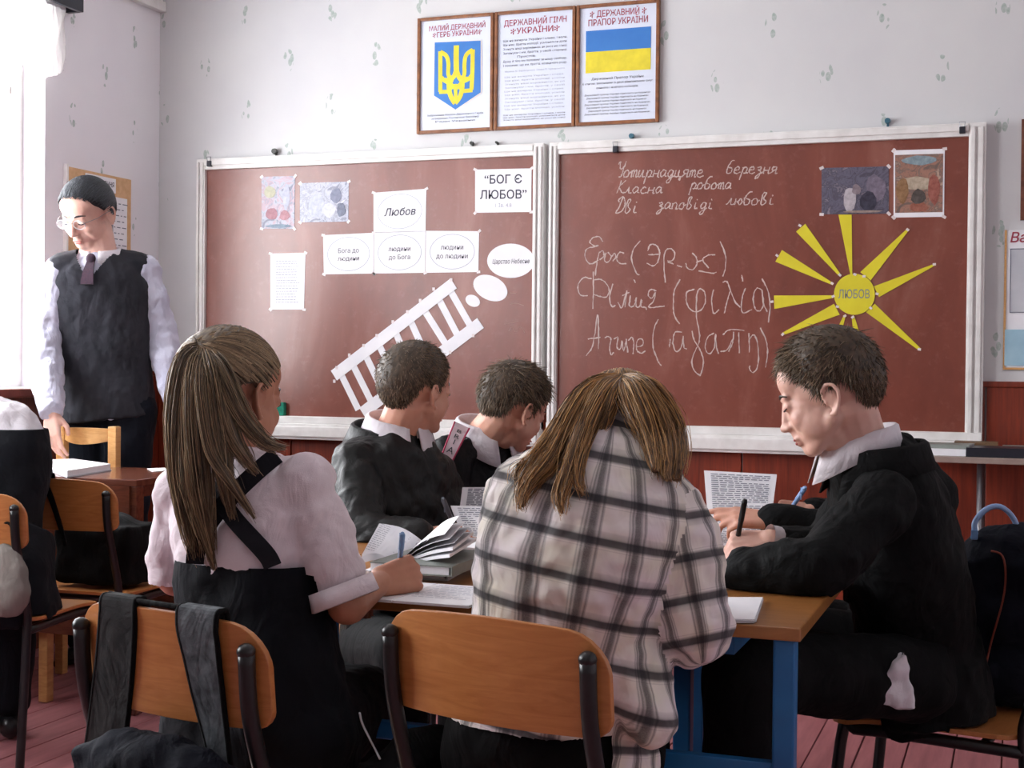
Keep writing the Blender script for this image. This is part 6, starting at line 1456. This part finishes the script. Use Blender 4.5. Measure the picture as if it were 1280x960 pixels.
# pens
def pen(a, b, label, m, cap='same', r=.0042):
    a, b = np.asarray(a), np.asarray(b); d = nz(b-a); t = thing('pen', label, 'pen', a)
    g = G().tube([a+d*.012, b-d*.002, b], [r, r, r*.8], 10); obj('barrel', g, m, t, smooth=True)
    g = G().tube([a, a+d*.012], [.0006, r*.9], 10); obj('tip', g, 'steel', t, smooth=True)
    if cap: g = G().tube([b-d*.045, b-d*.002, b+d*.004], [r*1.12, r*1.12, r*.7], 10); g.box(b-d*.02+V3(0, -r*1.3, 0), (.003, .002, .03)); obj('cap', g, m if cap == 'same' else cap, t, smooth=False)
m3 = lambda tips: (tips[0]+tips[4])/2
def held_pen(tips, ptop, label, m, r=.0042, L=.145, cap='same'):
    c = m3(tips); d = nz(np.asarray(ptop)-c); e = np.asarray(ptop); pen(e-d*L, e, label, m, cap, r)
held_pen(tips1, K(503, 668, 2.50), 'light blue pen in the ponytailed girl\'s right hand', 'blue_plastic', .0048)
held_pen(tipsb, K(931, 626, 2.98), 'black pen held by the boy in the black suit jacket', 'black_plastic', .0055)
held_pen(tipsh, K(1006, 610, 3.36), 'light blue pen held up beyond the boy in the suit jacket', 'lightblue_plastic', .0055)
held_pen(tipss, K(554, 624, 3.26), 'grey pen held by the boy in the glossy jacket', 'grey_plastic', .0052)
# left table: thick open book, paper scraps
tz = LH+.001; t = thing('open_book', 'large open book with white pages on the dark table under the man\'s hand', 'book', T(90, 572, LH))
ap = [T(40, 574, tz), T(88, 570, tz), T(138, 581, tz), T(88, 590, tz)]
ap = [T(48, 583, tz), T(92, 581, tz), T(138, 588, tz), T(84, 597, tz)]
g = slab(*ap, .024); obj('page_block', g, 'paper', t, bev=.003); g = slab(*[p+(p-(ap[0]+ap[2])/2)*.03 for p in ap], .004, -.0005); obj('cover', g, 'paper_grey', t)
q = [T(184, 586, tz), T(206, 585, tz), T(210, 588, tz), T(190, 590, tz)]; tag(obj('paper_scrap', slab(*q, .0015), 'paper'), 'small white paper scrap at the right end of the dark table', 'paper')
# books on the side desk at the right
yf, yb = sy0+.095, sy0+.245
for (px, y_, L, Wd, th, dg, cv, lb, zo) in [(1163, yf+.02, .235, .165, .024, 88, 'paper', 'white-covered book at the left end of the side desk', 0), (1248, yf, .235, .165, .032, 92, 'book_black', 'black hardcover book with white pages on the side desk', 0),
                                        (1217, yb+.01, .15, .10, .042, 90, 'book_brown', 'small thick brown book at the back of the side desk', 0), (1290, yb+.01, .22, .10, .03, 90, 'book_green', 'greenish book lying at the right edge behind the black one', 0),
                                        (1172, yf+.025, .22, .15, .014, 84, 'book_green', 'pale grey-green book lying on the white one on the side desk', .0245)]:
    closed_book((xat(px, y_), y_, SH+.001+zo), L, Wd, th, dg, cv, lb, group='books on the side desk')

# ================================================================ bags
def plate_pt(ch, x, z_, off):   # point on the camera side of a chair's backrest
    W_ = .195; y = -.205-.030*(1-(x/W_)**2)-(z_-.45)*.10-.010-off; a = ch.rotation_euler[2]; return V3(ch.location[0]+x*math.cos(a)-y*math.sin(a), ch.location[1]+x*math.sin(a)+y*math.cos(a), z_)
chB = bpy.data.objects['school_chair.001']
bag = thing('backpack', 'grey-strapped dark backpack hung over the back of the front left chair', 'backpack', plate_pt(chB, 0, .30, .05))
def over_strap(xs, zs, w, m, name='shoulder_strap'):
    P_ = []; N_ = []; nrm = plate_pt(chB, 0, .7, 1)-plate_pt(chB, 0, .7, 0); nrm = nz(nrm*[1, 1, 0])
    for x, z_ in zip(xs, zs): P_.append(plate_pt(chB, x, z_, .006)); N_.append(nrm)
    zt_ = .797+.014*(1-(xs[-1]/.195)**2)+.006
    P_ += [plate_pt(chB, xs[-1], zt_, .002), plate_pt(chB, xs[-1], zt_+.003, -.008), plate_pt(chB, xs[-1], zt_-.004, -.020), plate_pt(chB, xs[-1]+.002, .74, -.022), plate_pt(chB, xs[-1]+.004, .68, -.024)]
    N_ += [nz(nrm+UZ), UZ, nz(UZ-nrm), -nrm, -nrm]
    n = 40; Q = spline(P_, n); NN = spline(N_, n); ww = np.interp(np.linspace(0, 1, n), np.linspace(0, 1, len(w)), w)
    rs = np.random.RandomState(3); Q[:, :] += np.array([0, 0, 1])*0; g = G(); ribbon(g, Q, ww, .007, NN); st_ = obj(name, g, m, bag)
    t_ = np.gradient(Q, axis=0)
    for s_ in (-1, 1):
        e = [Q[i]+nz(np.cross(nz(t_[i]), nz(NN[i]-nz(t_[i])*np.dot(NN[i], nz(t_[i])))))*s_*ww[i]/2 for i in range(n)]; g = G().tube(e, .0045, 6); obj('strap_piping', g, 'black_cloth', st_, smooth=True)
over_strap([-.165, -.142, -.114, -.092, -.080, -.074], [.50, .56, .64, .71, .76, .79], [.085, .082, .078, .074, .070, .068, .066, .06], 'strap_dark')
over_strap([.135, .120, .108, .098, .092, .088], [.50, .56, .64, .71, .76, .79], [.020, .036, .058, .070, .076, .076, .07, .06], 'strap_grey')
g = G().tube(spline([plate_pt(chB, x, .797+.014*(1-(x/.195)**2)+.006, -.004) for x in (-.06, -.02, .03, .08)], 12), .0042, 8); obj('top_band', g, 'black_cloth', bag, smooth=True)
g = G(); c0 = plate_pt(chB, .04, .475, .065); a_ = chB.rotation_euler[2]; Rz = np.array([[math.cos(a_), -math.sin(a_), 0], [math.sin(a_), math.cos(a_), 0], [0, 0, 1]])
g.box(c0, (.29, .07, .26), Rz); g.ell(c0+V3(0, 0, .10), (.15, .055, .07), Rz); g.ell(c0-V3(0, 0, .1), (.16, .075, .09), Rz); obj('bag_body', remesh(g, .008, 6, .02, .07, .01, .03), 'bag_navy', bag, smooth=True, fixn=False)
# right backpack on the seat behind the boy
bp = K(1268, 775, 3.02); sz = .455
t = thing('backpack', 'navy backpack with orange piping and pale blue handle behind the boy at the right', 'backpack', (bp[0], bp[1], sz))
g = G(); bw_ = .135
for z_, k1, k2 in ((.07, 1, 1), (.18, 1, .95), (.30, .9, .8)): g.ell((bp[0], bp[1], sz+z_), (.135*k1, .115*k2, .085))
g.box((bp[0], bp[1], sz+.17), (.20, .16, .28)); bb = remesh(g, .007, 6, .016, .07, .01, .03); V = bb.verts(); V[:, 2] = np.maximum(V[:, 2], sz+.001); bb.v = [V]
obj('bag_body', bb, 'bag_navy', t, smooth=True, fixn=False)
dv = view_dir(1245, 760); q = project_to(bb, [K(a_, b_, 2.7) for a_, b_ in spline([(1238, 682, 0), (1256, 690, 0), (1257, 740, 0), (1240, 800, 0), (1231, 842, 0), (1234, 872, 0)], 24)[:, :2]], dv, .002)
for _ in range(3): q[1:-1] = (q[:-2]+q[2:]+2*q[1:-1])/4
obj('orange_piping', G().tube(q, .0022, 6), 'orange_piping', t, smooth=True)
obj('carry_handle', G().tube(spline([K(1219, 668, 3.0), K(1219, 652, 3.0), K(1234, 636, 3.0), K(1252, 634, 3.0), K(1268, 650, 3.0), K(1275, 676, 3.0)], 20), .0062, 8), 'lightblue_plastic', t, smooth=True)
g = G().box(K(1218, 668, 3.0), (.014, .014, .022)); obj('handle_clip', g, 'blue_plastic', t, bev=.003)
# black bag on the left chair, its strap over the backrest
c3 = bpy.data.objects['school_chair.002']; c0 = np.array(c3.location)
t = thing('shoulder_bag', 'black shoulder bag on the chair at the dark table, strap over the backrest', 'bag', (c0[0], c0[1], .455))
g = G(); g.box(c0+V3(.02, -.03, .455+.10), (.28, .18, .19)); g.ell(c0+V3(.02, -.03, .455+.17), (.13, .09, .06)); bb = remesh(g, .009, 7, .02, .08); V = bb.verts(); V[:, 2] = np.maximum(V[:, 2], .4545); bb.v = [V]; obj('bag_body', bb, 'black_cloth', t, smooth=True, fixn=False)
chS = c3; P_ = [plate_pt(c3, .03, .60, .006), plate_pt(c3, .015, .66, .006), plate_pt(c3, -.01, .74, .006), plate_pt(c3, -.03, .79, .006), plate_pt(c3, -.034, .816, .0), plate_pt(c3, -.036, .818, -.012), plate_pt(c3, -.036, .78, -.022), plate_pt(c3, -.02, .66, -.03)]
g = G(); nr = nz((plate_pt(c3, 0, .7, 1)-plate_pt(c3, 0, .7, 0))*[1, 1, 0]); ribbon(g, spline(P_, 24), np.interp(np.linspace(0, 1, 24), [0, .4, .6, 1], [.012, .02, .05, .05]), .005, list(spline([nr, nr, nr, nr, nz(nr+UZ), UZ, -nr, -nr], 24))); obj('strap', g, 'black_cloth', t)
# pale bag on the chair at the left edge
c4 = bpy.data.objects['school_chair.003']; c0 = np.array(c4.location); pb = K(6, 725, 3.84)
t = thing('cloth_bag', 'pale cloth bag hanging behind the backrest of the chair at the left edge', 'bag', (pb[0], pb[1], pb[2]-.1))
g = G(); g.ell(pb, (.075, .035, .10)); g.ell(pb-V3(0, 0, .03), (.085, .04, .075)); obj('bag_body', remesh(g, .008, 4, .014, .05), 'bag_grey', t, smooth=True, fixn=False)
obj('bag_loop', G().tube(spline([pb+V3(-.03, 0, .09), pb+V3(-.01, .0, .15), pb+V3(.02, 0, .15), pb+V3(.035, 0, .08)], 12), .004, 6), 'black_cloth', t, smooth=True)
# dark bag with pale piping hanging at the left post of the centre chair
cc = bpy.data.objects['school_chair']; t = thing('shoulder_bag', 'black bag with pale piping hanging at the left side of the centre chair', 'bag', plate_pt(cc, -.26, .30, -.12))
c0 = plate_pt(cc, -.275, .40, -.13); a_ = cc.rotation_euler[2]; Rz = np.array([[math.cos(a_), -math.sin(a_), 0], [math.sin(a_), math.cos(a_), 0], [0, 0, 1]])
g = G(); g.box(c0, (.09, .24, .24), Rz); g.ell(c0+V3(0, 0, .1), (.045, .12, .06), Rz); bb = remesh(g, .008, 6, .016, .07); obj('bag_body', bb, 'black_cloth', t, smooth=True, fixn=False)
dv = view_dir(460, 900); q = project_to(bb, [K(a_, b_, 1.7) for a_, b_ in spline([(446, 888, 0), (450, 905, 0), (462, 930, 0), (480, 965, 0)], 16)[:, :2]], dv, .003)
obj('piping', G().tube(q, .0018, 6), 'paper_grey', t, smooth=True)
P_ = [c0+V3(0, 0, .10), plate_pt(cc, -.20, .62, -.06), plate_pt(cc, -.16, .76, .012), plate_pt(cc, -.15, .806, .0), plate_pt(cc, -.15, .79, -.022), c0+Rz @ V3(.02, .08, .1)]

# ================================================================ settle clothes and limbs on seats and table tops (no vertex inside the wood)
slabs = []
for o in list(bpy.data.objects):
    if o.name.startswith('tabletop'):
        c = WLOC[o.name]; hx = [v.co[:] for v in o.data.vertices]; lo = np.min(hx, 0)+c; hi = np.max(hx, 0)+c; slabs.append((lo, hi))
chairs = [o for o in bpy.data.objects if o.name.startswith('school_chair')]
for r in [o for o in bpy.data.objects if o.name.startswith('person')]:
    for o in r.children:
        if o.type != 'MESH' or o.name.startswith('hair'): continue
        n = len(o.data.vertices); V = np.empty(n*3, np.float32); o.data.vertices.foreach_get('co', V); V = V.reshape(-1, 3).astype(float)+WLOC[o.name]
        for lo, hi in slabs:
            k = (V[:, 0] > lo[0]-.002) & (V[:, 0] < hi[0]+.002) & (V[:, 1] > lo[1]-.002) & (V[:, 1] < hi[1]+.002) & (V[:, 2] > lo[2]-.040) & (V[:, 2] < hi[2]+.002)
            up_ = k & (V[:, 2] > lo[2]-.012); V[up_, 2] = hi[2]+.002; dn_ = k & ~up_; V[dn_, 2] = np.minimum(V[dn_, 2], lo[2]-.041)
        for c in chairs:
            a = -c.rotation_euler[2]; x = V[:, 0]-c.location[0]; y = V[:, 1]-c.location[1]; lx = x*math.cos(a)-y*math.sin(a); ly = x*math.sin(a)+y*math.cos(a)
            k = (np.abs(lx) < .192) & (np.abs(ly) < .192) & (V[:, 2] < .4555) & (V[:, 2] > .33); V[k, 2] = .4555+(V[k, 2]-.4555)*-.002
        V -= WLOC[o.name]; o.data.vertices.foreach_set('co', V.astype(np.float32).ravel()); o.data.update()
